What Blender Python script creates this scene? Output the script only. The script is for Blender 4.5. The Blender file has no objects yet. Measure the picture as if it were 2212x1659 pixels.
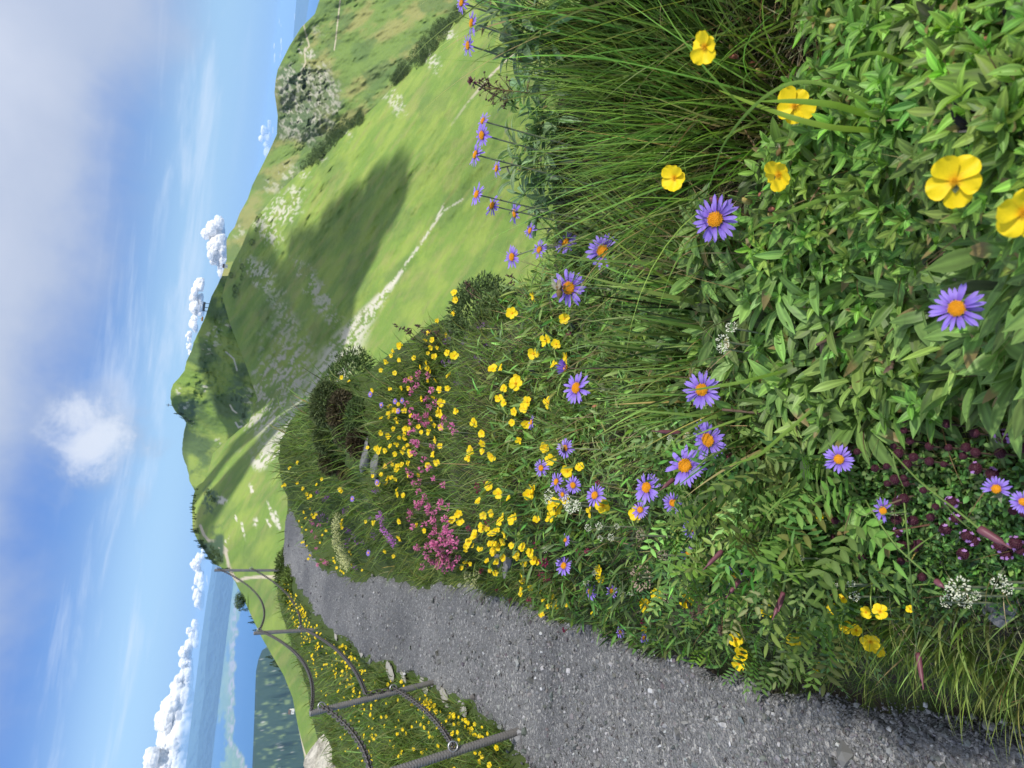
import bpy, bmesh, math, random
import numpy as np
from mathutils import Vector, Matrix, Quaternion
C = bpy.context.scene.collection
rnd = random.Random(11)
RG = np.random.default_rng(7)
# ---------------------------------------------------------------- camera
W, H, FO = 2212., 1659., 1500.
rho = math.radians(7.6); pit = math.radians(21.7)
vF = np.array([0, math.cos(pit), -math.sin(pit)]); vU = np.array([0, math.sin(pit), math.cos(pit)]); vR = np.array([1., 0, 0])
vX = math.sin(rho)*vR - math.cos(rho)*vU
vY = math.cos(rho)*vR + math.sin(rho)*vU
cam = bpy.data.cameras.new('camera'); co = bpy.data.objects.new('camera', cam); C.objects.link(co)
co.matrix_world = Matrix(((vX[0], vY[0], -vF[0], 0), (vX[1], vY[1], -vF[1], 0), (vX[2], vY[2], -vF[2], 0), (0, 0, 0, 1)))
cam.sensor_width = 36; cam.lens = 36*FO/W; cam.clip_start = .02; cam.clip_end = 300000
cam.dof.use_dof = True; cam.dof.focus_distance = 1.1; cam.dof.aperture_fstop = 20
sc = bpy.context.scene; sc.camera = co
# ---------------------------------------------------------------- light
SUN_EL, SUN_AZ = math.radians(56), math.radians(128)      # azimuth from +Y towards +X
sdir = np.array([math.cos(SUN_EL)*math.sin(SUN_AZ), math.cos(SUN_EL)*math.cos(SUN_AZ), math.sin(SUN_EL)])
sl = bpy.data.lights.new('sun', 'SUN'); sl.energy = 3.7; sl.angle = math.radians(1.2); sl.color = (1, .95, .86)
so = bpy.data.objects.new('sun', sl); C.objects.link(so)
so.rotation_euler = Vector(sdir).to_track_quat('Z', 'Y').to_euler()
wd = bpy.data.worlds.new('World'); sc.world = wd; wd.use_nodes = True
sc.view_settings.view_transform = 'Standard'; sc.view_settings.look = 'None'; sc.view_settings.exposure = .70
sc.cycles.max_bounces = 8; sc.cycles.transparent_max_bounces = 12; sc.cycles.volume_bounces = 1

class G:                                     # tiny node-graph helper
    def __init__(s, nt): s.t = nt; nt.nodes.clear()
    def n(s, typ, **kw):
        o = s.t.nodes.new(typ)
        for k, v in kw.items():
            if k[0] == '_':
                i = k[1:]; i = int(i) if i.isdigit() else i.replace('_', ' ')
                if hasattr(v, 'is_linked') or isinstance(v, bpy.types.NodeSocket): s.t.links.new(v, o.inputs[i])
                else: o.inputs[i].default_value = v
            else: setattr(o, k, v)
        return o
    def m(s, op, a, b=None, c=None, clamp=False):
        o = s.t.nodes.new('ShaderNodeMath'); o.operation = op; o.use_clamp = clamp
        for i, v in enumerate((a, b, c)):
            if v is None: continue
            if isinstance(v, bpy.types.NodeSocket): s.t.links.new(v, o.inputs[i])
            else: o.inputs[i].default_value = v
        return o.outputs[0]
    def vm(s, op, a, b=None, sc_=None):
        o = s.t.nodes.new('ShaderNodeVectorMath'); o.operation = op
        for i, v in enumerate((a, b)):
            if v is None: continue
            if isinstance(v, bpy.types.NodeSocket): s.t.links.new(v, o.inputs[i])
            else: o.inputs[i].default_value = v
        if sc_ is not None: o.inputs['Scale'].default_value = sc_
        return o.outputs['Value'] if op in ('DOT_PRODUCT', 'LENGTH', 'DISTANCE') else o.outputs[0]
    def ss(s, v, a, b, lo=0., hi=1.):
        o = s.t.nodes.new('ShaderNodeMapRange'); o.interpolation_type = 'SMOOTHSTEP'
        s.t.links.new(v, o.inputs[0])
        for i, q in enumerate((a, b, lo, hi)): o.inputs[i+1].default_value = q
        return o.outputs[0]
    def mix(s, f, a, b, typ='MIX'):
        o = s.t.nodes.new('ShaderNodeMix'); o.data_type = 'RGBA'; o.blend_type = typ
        for i, v in ((0, f), (6, a), (7, b)):
            if isinstance(v, bpy.types.NodeSocket): s.t.links.new(v, o.inputs[i])
            elif i == 0: o.inputs[0].default_value = v
            else: o.inputs[i].default_value = (*v, 1)
        return o.outputs[2]
    def noise(s, vec, scale, det=5, rough=.55, dist=0):
        o = s.n('ShaderNodeTexNoise', _Vector=vec, _Scale=scale, _Detail=det, _Roughness=rough, _Distortion=dist)
        return o.outputs[0]

def raw(x, y):
    x = np.asarray(x, float); y = np.asarray(y, float)
    d = vF*FO + (x-W/2)[..., None]*vX + (H/2-y)[..., None]*vY
    return d/np.linalg.norm(d, axis=-1, keepdims=True)
def ray(x, y): return raw(x, y)

# sky: Nishita, whose clouds (grey layer overhead, wisps, one torn puff) sit in fixed world directions
g = G(wd.node_tree)
tc = g.n('ShaderNodeTexCoord').outputs['Generated']
sky = g.n('ShaderNodeTexSky', sky_type='NISHITA', sun_disc=False, sun_elevation=SUN_EL, sun_rotation=SUN_AZ, altitude=2000, air_density=1.0, dust_density=.6, ozone_density=2.2).outputs[0]
sep = g.n('ShaderNodeSeparateXYZ', _Vector=tc); dz = sep.outputs[2]
base = g.mix(1., sky, (1.0, 1.06, 1.12), 'MULTIPLY')
hz = g.ss(dz, 0.0, .13, 1, 0)
base = g.mix(g.m('MULTIPLY', hz, .85), base, (2.0, 4.1, 7.6))
up = g.ss(dz, .05, .24)
base = g.mix(g.m('MULTIPLY', up, .8), base, (.75, 2.15, 6.4))
def d3(x, y): return tuple(float(v) for v in ray(x, y))
# overcast sheet: plane through three directions of its edge
e1, e2, e3 = ray(330, 0), ray(185, 700), ray(0, 1330)
nn = np.cross(e2-e1, e3-e1); nn /= np.linalg.norm(nn); nn *= (1 if nn[2] > 0 else -1); cc = float(nn@e1)
warp = g.noise(tc, 3.2, 6, .55, .6)
fine = g.noise(tc, 9, 6, .6)
s_ = g.m('SUBTRACT', g.vm('DOT_PRODUCT', tc, tuple(nn)), cc)
s_ = g.m('ADD', s_, g.m('MULTIPLY', g.m('SUBTRACT', warp, .5), .16))
s_ = g.m('ADD', s_, g.m('MULTIPLY', g.m('SUBTRACT', fine, .5), .07))
sheet = g.ss(s_, -.055, .06)
def puff(x, y, r0, r1, amp, wn):
    d = g.vm('DISTANCE', tc, d3(x, y))
    d = g.m('ADD', d, g.m('MULTIPLY', g.m('SUBTRACT', wn, .5), amp))
    return g.ss(d, r0, r1, 1, 0)
mid = g.noise(tc, 14, 8, .62, .4)
pf = g.m('MULTIPLY', puff(205, 960, -.02, .088, .21, mid), g.ss(fine, .2, .6, .7, 1.0))
pf2 = g.m('MULTIPLY', puff(395, 85, .0, .035, .10, mid), .35)
pf3 = g.m('MULTIPLY', puff(230, 860, .0, .06, .12, mid), .35)
# wisps: streaks stretched along the horizon
wv = g.n('ShaderNodeMapping', _Vector=tc, _Scale=(2.2, 2.2, 17)).outputs[0]
wn = g.noise(wv, 2.0, 7, .6, .3)
wz = g.m('MULTIPLY', g.ss(dz, .02, .08), g.ss(dz, .14, .2, 1, 0))
wisp = g.m('MULTIPLY', g.m('MULTIPLY', g.ss(wn, .50, .72), wz), .34)
white = g.mix(g.noise(tc, 7, 6, .6), (6.6, 7.4, 8.6), (8.0, 8.6, 9.6))
grey = g.mix(g.ss(s_, -.04, .09), (3.1, 4.0, 5.9), (4.8, 5.4, 6.7))
grey = g.mix(g.ss(s_, .05, .26), grey, (6.8, 7.2, 8.1))
grey = g.mix(g.m('MULTIPLY', g.ss(g.noise(tc, 3.3, 7, .55, .5), .42, .62), .55), grey, (4.0, 4.7, 6.2))
c1 = g.mix(wisp, base, white)
c1 = g.mix(pf2, c1, (4.2, 5.0, 6.6)); c1 = g.mix(pf3, c1, (4.6, 5.6, 7.6))
c1 = g.mix(g.m('MULTIPLY', sheet, .94), c1, grey)
c1 = g.mix(g.m('MULTIPLY', pf, .78), c1, g.mix(g.ss(g.m('ADD', g.m('MULTIPLY', fine, .7), g.m('MULTIPLY', pf, .35)), .45, .72), (3.6, 4.3, 5.7), (7.2, 7.6, 8.3)))
bg = g.n('ShaderNodeBackground', _Color=c1, _Strength=.074)
g.n('ShaderNodeOutputWorld', _Surface=bg.outputs[0])

# ---------------------------------------------------------------- helpers
def tag(o, label=None, cat=None, group=None, kind=None):
    for k, v in (('label', label), ('category', cat), ('group', group), ('kind', kind)):
        if v: o[k] = v
    return o
def empty(name, loc=(0, 0, 0), label=None, cat=None, group=None):
    o = bpy.data.objects.new(name, None); C.objects.link(o); o.location = loc; o.empty_display_size = .02
    return tag(o, label, cat, group)
def link(name, me, parent=None, loc=None, mw=None):
    o = bpy.data.objects.new(name, me); C.objects.link(o)
    if parent: o.parent = parent
    if mw is not None: o.matrix_basis = mw
    elif loc is not None: o.location = loc
    return o
def mesh_np(name, V, Fq, mat, col=None, smooth=True, mi=None):
    """V (n,3); Fq list of int arrays (m,k)"""
    me = bpy.data.meshes.new(name); V = np.asarray(V, np.float32)
    me.vertices.add(len(V)); me.vertices.foreach_set('co', V.ravel())
    if not isinstance(Fq, (list, tuple)): Fq = [Fq]
    loops = np.concatenate([f.ravel() for f in Fq]).astype(np.int32)
    cnt = np.concatenate([np.full(len(f), f.shape[1], np.int32) for f in Fq])
    me.loops.add(len(loops)); me.loops.foreach_set('vertex_index', loops)
    me.polygons.add(len(cnt)); st = np.zeros(len(cnt), np.int32); st[1:] = np.cumsum(cnt)[:-1]
    me.polygons.foreach_set('loop_start', st)
    me.polygons.foreach_set('use_smooth', np.full(len(cnt), smooth))
    if mi is not None: me.polygons.foreach_set('material_index', mi.astype(np.int32))
    for m in (mat if isinstance(mat, list) else [mat]): me.materials.append(m)
    if col is not None:
        a = me.attributes.new('col', 'FLOAT_COLOR', 'POINT'); c4 = np.ones((len(V), 4), np.float32); c4[:, :3] = col
        a.data.foreach_set('color', c4.ravel())
    me.update(calc_edges=True); me.validate(); return me
def grid_faces(a, b):
    i = np.arange(a-1)[:, None]*b+np.arange(b-1)[None]; i = i.ravel()
    return np.stack([i, i+1, i+b+1, i+b], 1)
class MB:                                    # accumulates pieces of one mesh
    def __init__(s): s.V = []; s.F = {}; s.c = []; s.k = 0
    def add(s, V, F, col=(.5, .5, .5)):
        V = np.asarray(V, float).reshape(-1, 3); s.V.append(V)
        for f in (F if isinstance(F, list) else [F]): s.F.setdefault(f.shape[1], []).append(np.asarray(f)+s.k)
        cc_ = np.asarray(col, float); s.c.append(np.broadcast_to(cc_, (len(V), 3)) if cc_.ndim == 1 else cc_); s.k += len(V)
    def mesh(s, name, mat, smooth=True):
        return mesh_np(name, np.concatenate(s.V), [np.concatenate(f) for f in s.F.values()], mat, np.concatenate(s.c), smooth)
def tube(mb, P, r, n=6, col=(.5, .5, .5), cap=True):
    P = np.asarray(P, float); r = np.broadcast_to(np.asarray(r, float), (len(P),))
    T = np.gradient(P, axis=0); T /= np.linalg.norm(T, axis=1, keepdims=True)+1e-12
    ref = np.array([0.3, .5, .8]) if abs(T[0]@np.array([.3, .5, .8])) < .9 else np.array([1., 0, 0])
    A = np.cross(T, ref); A /= np.linalg.norm(A, axis=1, keepdims=True); B = np.cross(T, A)
    a = np.arange(n)*2*math.pi/n
    V = P[:, None]+r[:, None, None]*(np.cos(a)[None, :, None]*A[:, None]+np.sin(a)[None, :, None]*B[:, None])
    i = np.arange(len(P)-1)[:, None]*n; j = np.arange(n)[None]; k = (j+1) % n
    Fq = np.stack([i+j, i+k, i+n+k, i+n+j], -1).reshape(-1, 4)
    L = [Fq]
    if cap: L += [np.arange(n)[None, ::-1], (np.arange(n)+(len(P)-1)*n)[None]]
    mb.add(V, L, col)
def bez(p0, p1, p2, n):
    t = np.linspace(0, 1, n)[:, None]; return (1-t)**2*np.asarray(p0)+2*t*(1-t)*np.asarray(p1)+t*t*np.asarray(p2)
def unit(v): v = np.asarray(v, float); return v/(np.linalg.norm(v, axis=-1, keepdims=True)+1e-12)
_lat = {}
def vnoise(x, y, seed=0):
    if seed not in _lat: _lat[seed] = np.random.default_rng(seed+99).random((256, 256))
    L = _lat[seed]; xi = np.floor(x).astype(int); yi = np.floor(y).astype(int); fx = x-xi; fy = y-yi
    fx = fx*fx*(3-2*fx); fy = fy*fy*(3-2*fy)
    q = lambda a, b: L[a % 256, b % 256]
    return (q(xi, yi)*(1-fx)+q(xi+1, yi)*fx)*(1-fy)+(q(xi, yi+1)*(1-fx)+q(xi+1, yi+1)*fx)*fy
def fbm(x, y, seed=0, o=4):
    s = 0; a = .5; t = 0
    for k in range(o): s = s+a*vnoise(x*2**k+k*17.3, y*2**k+k*5.1, seed+k); t += a; a *= .55
    return s/t
def sst(a, b, v): t = np.clip((v-a)/(b-a), 0, 1); return t*t*(3-2*t)
def tps(P, v, reg=1e-4):
    P = np.asarray(P, float); v = np.asarray(v, float); n = len(P)
    K = lambda A, B: (lambda r2: .5*r2*np.log(r2+1e-12))(((A[:, None]-B[None])**2).sum(-1))
    M = np.zeros((n+3, n+3)); M[:n, :n] = K(P, P)+reg*np.eye(n); M[:n, n] = 1; M[:n, n+1:] = P; M[n:, :n] = M[:n, n:].T
    w = np.linalg.solve(M, np.concatenate([v, [0, 0, 0]]))
    def f(Q):
        Q = np.asarray(Q, float); out = []
        for s in range(0, len(Q), 20000):
            q = Q[s:s+20000]; out.append(K(q, P)@w[:n]+w[n]+q@w[n+1:])
        return np.concatenate(out)
    return f
def pol_d(x, y, P):                          # distance to polyline in picture-plan coordinates
    P = np.asarray(P, float); best = np.full(np.shape(x), 1e9); 
    for a, b in zip(P[:-1], P[1:]):
        d = b-a; t = np.clip(((x-a[0])*d[0]+(y-a[1])*d[1])/(d@d), 0, 1)
        best = np.minimum(best, np.hypot(x-a[0]-t*d[0], y-a[1]-t*d[1]))
    return best

# ---------------------------------------------------------------- materials
def mat(name): m = bpy.data.materials.new(name); m.use_nodes = True; return m, G(m.node_tree)
def leaf_mat(name, tr=.32, rough=.55, spec=.3, vein=0., hue=1.):
    m, g = mat(name); a = g.n('ShaderNodeAttribute', attribute_name='col').outputs['Color']
    tco = g.n('ShaderNodeTexCoord').outputs['Object']
    nz = g.noise(tco, 55, 4, .6)
    a2 = g.mix(1., a, g.mix(nz, (.86, .90, .84), (1.55, 1.56, 1.45)), 'MULTIPLY')
    p = g.n('ShaderNodeBsdfPrincipled', _Base_Color=a2, _Roughness=rough); p.inputs['Specular IOR Level'].default_value = spec
    t = g.n('ShaderNodeBsdfTranslucent', _Color=g.mix(1., a2, (1.25, 1.3, .7), 'MULTIPLY'))
    x = g.n('ShaderNodeMixShader', _0=tr, _1=p.outputs[0], _2=t.outputs[0])
    g.n('ShaderNodeOutputMaterial', _Surface=x.outputs[0]); return m
def plain(name, col, rough=.6, spec=.3, tr=0., bump=0., bs=200, metal=0., var=.25, vs=60):
    m, g = mat(name); tco = g.n('ShaderNodeTexCoord').outputs['Object']
    nz = g.noise(tco, vs, 5, .6); lo = tuple(c*(1-var) for c in col); hi = tuple(min(1, c*(1+var)) for c in col)
    cl = g.mix(nz, lo, hi)
    p = g.n('ShaderNodeBsdfPrincipled', _Base_Color=cl, _Roughness=rough, _Metallic=metal); p.inputs['Specular IOR Level'].default_value = spec
    if bump: 
        b = g.n('ShaderNodeBump', _Strength=bump, _Distance=.01, _Height=g.noise(tco, bs, 6, .6)); g.t.links.new(b.outputs[0], p.inputs['Normal'])
    o = p.outputs[0]
    if tr:
        t = g.n('ShaderNodeBsdfTranslucent', _Color=cl); o = g.n('ShaderNodeMixShader', _0=tr, _1=o, _2=t.outputs[0]).outputs[0]
    g.n('ShaderNodeOutputMaterial', _Surface=o); return m
M = {}
M['leaf'] = leaf_mat('foliage_green', .36, .48, .4); M['grass'] = leaf_mat('grass_green', .42, .5, .35)
M['petal'] = None
# ---------------------------------------------------------------- near ground (one height field)
bankpts = [(2150,100,.50),(2060,390,.52),(2065,668,.60),(2150,900,.60),(2350,200,.42),(2350,700,.48),(2350,1100,.6),(1750,300,.64),(1600,250,.76),(1640,60,.74),(1540,470,.72),(1700,700,.70),
 (1450,700,.92),(1300,500,1.0),(1330,250,.92),(1350,60,.86),(1250,620,1.15),(1200,800,1.4),(1150,900,1.55),
 (850,800,3.0),(700,900,4.6),(780,1000,3.6),(900,850,2.7),(1000,760,2.2),(1000,900,2.1),(1080,760,1.75),(1000,1100,2.25),(900,1200,3.0),(1100,1100,1.75),(1300,900,1.25),(1300,1100,1.3),(1500,1000,.95),(1500,1250,1.12),
 (1700,1000,.78),(1700,1270,.95),(1950,1100,.70),(1950,1330,.86),(2180,1250,.72),(2180,1440,.95),(1200,1230,1.7),(1050,1200,2.2),(800,1150,4.6),(700,1080,6.6),(650,1040,7.6),
 (1060,1620,3.0),(1000,1640,3.6),(900,1560,4.6),(800,1560,6.2),(800,1659,6.0),(740,1500,7.2),(700,1430,8.4),(650,1340,9.2),(1250,1800,2.3),(1000,1850,3.2),(800,1850,6)]
crest = [(1130,-250,.74),(1150,0,.82),(1178,100,.88),(1190,300,.98),(1195,430,1.05),(1190,540,1.2),(1165,610,1.5),(1120,690,1.9),(1065,640,2.35),(1010,645,2.5),(950,690,2.7),
 (880,735,3.1),(835,768,3.5),(800,800,4.0),(745,818,4.9),(700,838,5.4),(650,880,6.6),(618,920,7.6),(603,960,8.3),(603,1020,9.0),(620,1075,9.6),(618,1120,9.8),(612,1180,10.0),(610,1235,10.2),
 (598,1290,10.8),(632,1400,11.5),(662,1480,11.5),(678,1570,10.5),(705,1659,10),(760,1850,10)]
pathR = [(2400,1600),(2180,1540),(1900,1500),(1700,1455),(1550,1420),(1400,1375),(1300,1340),(1200,1300),(1100,1275),(1000,1252),(930,1250),(870,1245),(800,1246),(752,1238),(700,1217),(672,1196),(657,1145),(632,1082)]
pathL = [(2400,2300),(1800,2100),(1400,1850),(1150,1659),(1060,1560),(930,1490),(800,1430),(690,1350),(640,1270),(612,1228),(612,1180),(618,1120)]
def pz(Y): return np.interp(Y, [0, 2.6, 4.2, 6.6, 9, 11, 14], [-1.12, -1.2, -1.2, -1.0, -.83, -.84, -1.1])
def hit_path(x, y):
    d = ray(x, y); t = np.linspace(.4, 14, 1500)[:, None]*d; k = np.argmax(t[:, 2] < pz(t[:, 1])); 
    return t[k] if t[k, 2] < pz(t[k, 1]) else d*10.2
PR = np.array([hit_path(*q) for q in pathR]); PL = np.array([hit_path(*q) for q in pathL])
P3 = [ray(x, y)*r for x, y, r in bankpts]
for x, y, r in crest:
    p = ray(x, y)*r; P3.append(p); h = unit(np.array([p[0], p[1], 0]))
    P3.append(p+h*.30*r+np.array([0, 0, -.30*r])); P3.append(p+h*1.1*r+np.array([0, 0, -1.25*r]))
for q in (PR, PL):
    for a, b in zip(q[:-1], q[1:]): P3 += [a, (a+b)/2]
for k in range(12):
    a = PR[min(k+2, len(PR)-1)]; j = np.argmin(abs(PL[:, 1]-a[1])); P3.append((a+PL[j])/2)
P3 += [np.array(v) for v in ((.5, -.3, -.55), (.3, .1, -.5), (-.4, -.3, -1.1), (-1.5, -.4, -1.15), (1.5, -.3, -1.3), (-3.2, 0, -1.5), (-6, 3, -3), (-8, 8, -4.5))]
P3 = np.array(P3)
lg = lambda P: (lambda r, a: np.stack([np.log(r+.15)*1.0, a*.9], -1))(np.hypot(P[..., 0], P[..., 1]), np.arctan2(P[..., 0], P[..., 1]))
# height over log-polar plan, so near detail and far reach share one smooth sheet
rr = np.hypot(P3[:, 0], P3[:, 1])
fz = tps(lg(P3), P3[:, 2]/(rr+.25), 3e-4)
NR, NA = 420, 460
LR = np.linspace(math.log(.12), math.log(45), NR); AZ = np.linspace(-2.2, 1.5, NA)
rg = np.exp(LR)
GX = rg[:, None]*np.sin(AZ)[None]; GY = rg[:, None]*np.cos(AZ)[None]
q = np.stack([GX.ravel(), GY.ravel(), 0*GX.ravel()], -1)
GZ = (fz(lg(q))*(rg[:, None].repeat(NA, 1).ravel()+.25)).reshape(NR, NA)
PP = np.concatenate([PR, PL[::-1]])[:, :2]
def in_poly(x, y, P):
    ins = np.zeros(x.shape, bool); n = len(P)
    for i in range(n):
        a, b = P[i], P[(i+1) % n]; c = (a[1] > y) != (b[1] > y)
        with np.errstate(divide='ignore', invalid='ignore'): xi = (b[0]-a[0])*(y-a[1])/(b[1]-a[1])+a[0]
        ins ^= c & (x < xi)
    return ins
edge = np.minimum(pol_d(GX, GY, PR[:, :2]), pol_d(GX, GY, PL[:, :2]))
inp = in_poly(GX, GY, PP); pm = np.where(inp, 1, 0.)
wob = (fbm(GX*4, GY*4, 3)-.5)*.16
sd = np.where(inp, edge, -edge)+wob*np.clip(rg[:, None], .5, 2)*.5
pm = sst(-.02, .05, sd)
GZ = GZ*(1-pm)+pm*pz(GY)
bump = (fbm(GX*9, GY*9, 21)-.5)*.05*np.clip(rg[:, None]/1.2, .5, 3)*(1-pm) + (fbm(GX*30, GY*30, 31)-.5)*.008
# lumpy turf cushions on the bank
bump += (fbm(GX*2.2, GY*2.2, 77)-.5)*.16*(1-pm)*sst(1.4, 2.6, rg[:, None])
GZ = GZ+bump
# keep the skyline of the bank where it belongs: nothing beyond it rises above its edge
_cy = np.array([c[1] for c in crest], float); _cx = np.array([c[0] for c in crest], float); _o = np.argsort(_cy); _cy = _cy[_o]; _cx = _cx[_o]
for _ in range(5):
    Q = np.stack([GX, GY, GZ], -1); zc_ = Q@vF; ok_ = zc_ > .15; zz = np.where(ok_, zc_, 1); qx = W/2+FO*(Q@vX)/zz; qy = H/2-FO*(Q@vY)/zz
    lim = np.interp(qy, _cy, _cx)+(fbm(qy/14., qy*0, 44)-.5)*10
    d_ = np.where(ok_ & (qy > -260) & (qy < 1860) & (rg[:, None] > .7), np.maximum(lim-qx, 0), 0); GZ = GZ-d_*zz/FO*1.05
def lookup(A, x, y):
    r = np.hypot(x, y); a = np.arctan2(x, y)
    u = np.clip((np.log(r+1e-9)-LR[0])/(LR[1]-LR[0]), 0, NR-1.001); v = np.clip((a-AZ[0])/(AZ[1]-AZ[0]), 0, NA-1.001)
    i = u.astype(int); j = v.astype(int); fu = u-i; fv = v-j
    return (A[i, j]*(1-fu)+A[i+1, j]*fu)*(1-fv)+(A[i, j+1]*(1-fu)+A[i+1, j+1]*fu)*fv
gz = lambda x, y: lookup(GZ, np.asarray(x, float), np.asarray(y, float))
pmask = lambda x, y: lookup(pm, np.asarray(x, float), np.asarray(y, float))
TT = np.exp(np.linspace(math.log(.22), math.log(16), 260))
def cast(x, y, h=0.):
    """first point on the picture ray that is h above the ground; returns points, ok"""
    x = np.atleast_1d(np.asarray(x, float)); y = np.atleast_1d(np.asarray(y, float)); h = np.broadcast_to(np.asarray(h, float), x.shape)
    out = np.zeros((len(x), 3)); ok = np.zeros(len(x), bool)
    for s in range(0, len(x), 4000):
        d = ray(x[s:s+4000], y[s:s+4000]); P = d[:, None]*TT[None, :, None]
        f = P[..., 2]-gz(P[..., 0], P[..., 1])-h[s:s+4000, None]
        below = f < 0; k = np.argmax(below, 1); o = below.any(1) & (k > 0); k = np.maximum(k, 1)
        I = np.arange(len(d)); f0 = f[I, k-1]; f1 = f[I, k]; t = f0/(f0-f1+1e-12)
        rng_ = TT[k-1]+(TT[k]-TT[k-1])*t; out[s:s+4000] = d*rng_[:, None]; ok[s:s+4000] = o
    return out, ok
def to_px(P):
    P = np.asarray(P); z = P@vF; return W/2+FO*(P@vX)/z, H/2-FO*(P@vY)/z
soilmask = np.zeros_like(GX)
mg, g = mat('turf_soil')
tco = g.n('ShaderNodeTexCoord').outputs['Object']
n1 = g.noise(tco, 14, 8, .65); n2 = g.noise(tco, 90, 6, .7)
soil = g.mix(n2, (.018, .014, .011), (.075, .058, .045))
moss = g.mix(n2, (.028, .045, .014), (.075, .10, .032))
cl = g.mix(g.ss(n1, .40, .6), soil, moss)
far = g.ss(g.vm('LENGTH', tco), 1.6, 3.5)
cl = g.mix(far, cl, g.mix(n2, (.035, .06, .018), (.085, .12, .035)))
b = g.n('ShaderNodeBump', _Strength=.7, _Distance=.01, _Height=n2)
p = g.n('ShaderNodeBsdfPrincipled', _Base_Color=cl, _Roughness=.9, _Normal=b.outputs[0]); p.inputs['Specular IOR Level'].default_value = .15
g.n('ShaderNodeOutputMaterial', _Surface=p.outputs[0])
ground = link('ground', mesh_np('ground', np.stack([GX, GY, GZ], -1).reshape(-1, 3), grid_faces(NR, NA)[:, ::-1], mg))
ground['kind'] = 'structure'
# gravel path: its own sheet over the ground
mp, g = mat('gravel_path')
tco = g.n('ShaderNodeTexCoord').outputs['Object']
v1 = g.n('ShaderNodeTexVoronoi', _Vector=tco, _Scale=110., _Randomness=1.); v2 = g.n('ShaderNodeTexVoronoi', _Vector=tco, _Scale=240., _Randomness=1.)
sp = g.n('ShaderNodeSeparateColor', _Color=v1.outputs['Color']).outputs[0]; sp2 = g.n('ShaderNodeSeparateColor', _Color=v2.outputs['Color']).outputs[1]
big = g.noise(tco, 1.3, 5, .6)
c0 = g.mix(sp2, (.085, .088, .093), (.185, .188, .196)); c0 = g.mix(g.ss(sp, .78, .98), c0, (.30, .30, .30))
c0 = g.mix(1., c0, g.mix(g.ss(big, .3, .7), (.66, .67, .70), (1.32, 1.31, 1.29)), 'MULTIPLY')
hh = g.m('ADD', g.m('MULTIPLY', v1.outputs['Distance'], -1.), g.m('MULTIPLY', v2.outputs['Distance'], -.6))
b = g.n('ShaderNodeBump', _Strength=.9, _Distance=.008, _Height=hh)
p = g.n('ShaderNodeBsdfPrincipled', _Base_Color=c0, _Roughness=.75, _Normal=b.outputs[0]); p.inputs['Specular IOR Level'].default_value = .35
g.n('ShaderNodeOutputMaterial', _Surface=p.outputs[0])
fcs = grid_faces(NR, NA)[:, ::-1]; pf_ = pm.ravel(); keep = pf_[fcs].min(1) > .03
PV = np.stack([GX, GY, GZ+.012+.010*(fbm(GX*12, GY*12, 55)-.5)-.07*(1-pm)**1.5], -1).reshape(-1, 3)
fk = fcs[keep]; used, inv = np.unique(fk, return_inverse=True)
path = link('path', mesh_np('path', PV[used], inv.reshape(fk.shape), mp)); path['kind'] = 'structure'
# ---------------------------------------------------------------- far hillsides
SIL = [(-400,980),(-300,900),(0,690),(30,680),(60,650),(100,625),(150,600),(175,595),(200,593),(250,600),(290,598),(330,580),(400,545),(430,535),(460,518),(490,507),(505,495),(520,489),(560,490),(600,478),(640,457),(680,445),(700,437),(740,418),(759,413),(780,403),(800,399),(815,388),(830,374),(845,369),(860,368),(875,371),(890,380),(900,393),(912,402),(930,398),(950,395),(970,393),(990,396),(1005,402),(1020,407),(1040,410),(1050,424),(1070,418),(1090,415),(1143,416),(1170,428),(1191,442),(1217,461),(1235,494),(1258,509),(1320,538),(1377,565),(1420,590),(1459,613),(1507,632),(1560,642),(1622,655),(1659,660),(1900,700)]
ATOP = [(-400,1340),(-300,1230),(0,1010),(40,990),(70,941),(119,921),(149,881),(194,842),(228,812),(258,778),(302,730),(329,709),(361,660),(390,628),(427,590),(486,541),(533,522),(570,502),(610,487),(640,480),(700,497),(780,528),(860,556),(912,538),(930,515),(949,493),(965,475),(980,460),(1000,455),(1028,447),(1040,440),(1050,424)]+[q for q in SIL if q[0] > 1060]
ABOT = [(-700,2500),(-300,2400),(0,2300),(600,2100),(700,1900),(800,1700),(900,1450),(1000,1300),(1300,1150),(1500,1150),(1700,1150),(1900,1150)]
def curve(P, y): P = np.array(P, float); return np.interp(y, P[:, 0], P[:, 1])
def cells(x, y, s, seed, ax=1., ang=0.):
    c, n = math.cos(ang), math.sin(ang); return fbm((x*c+y*n)/s/ax, (-x*n+y*c)/s, seed, 5)
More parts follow.
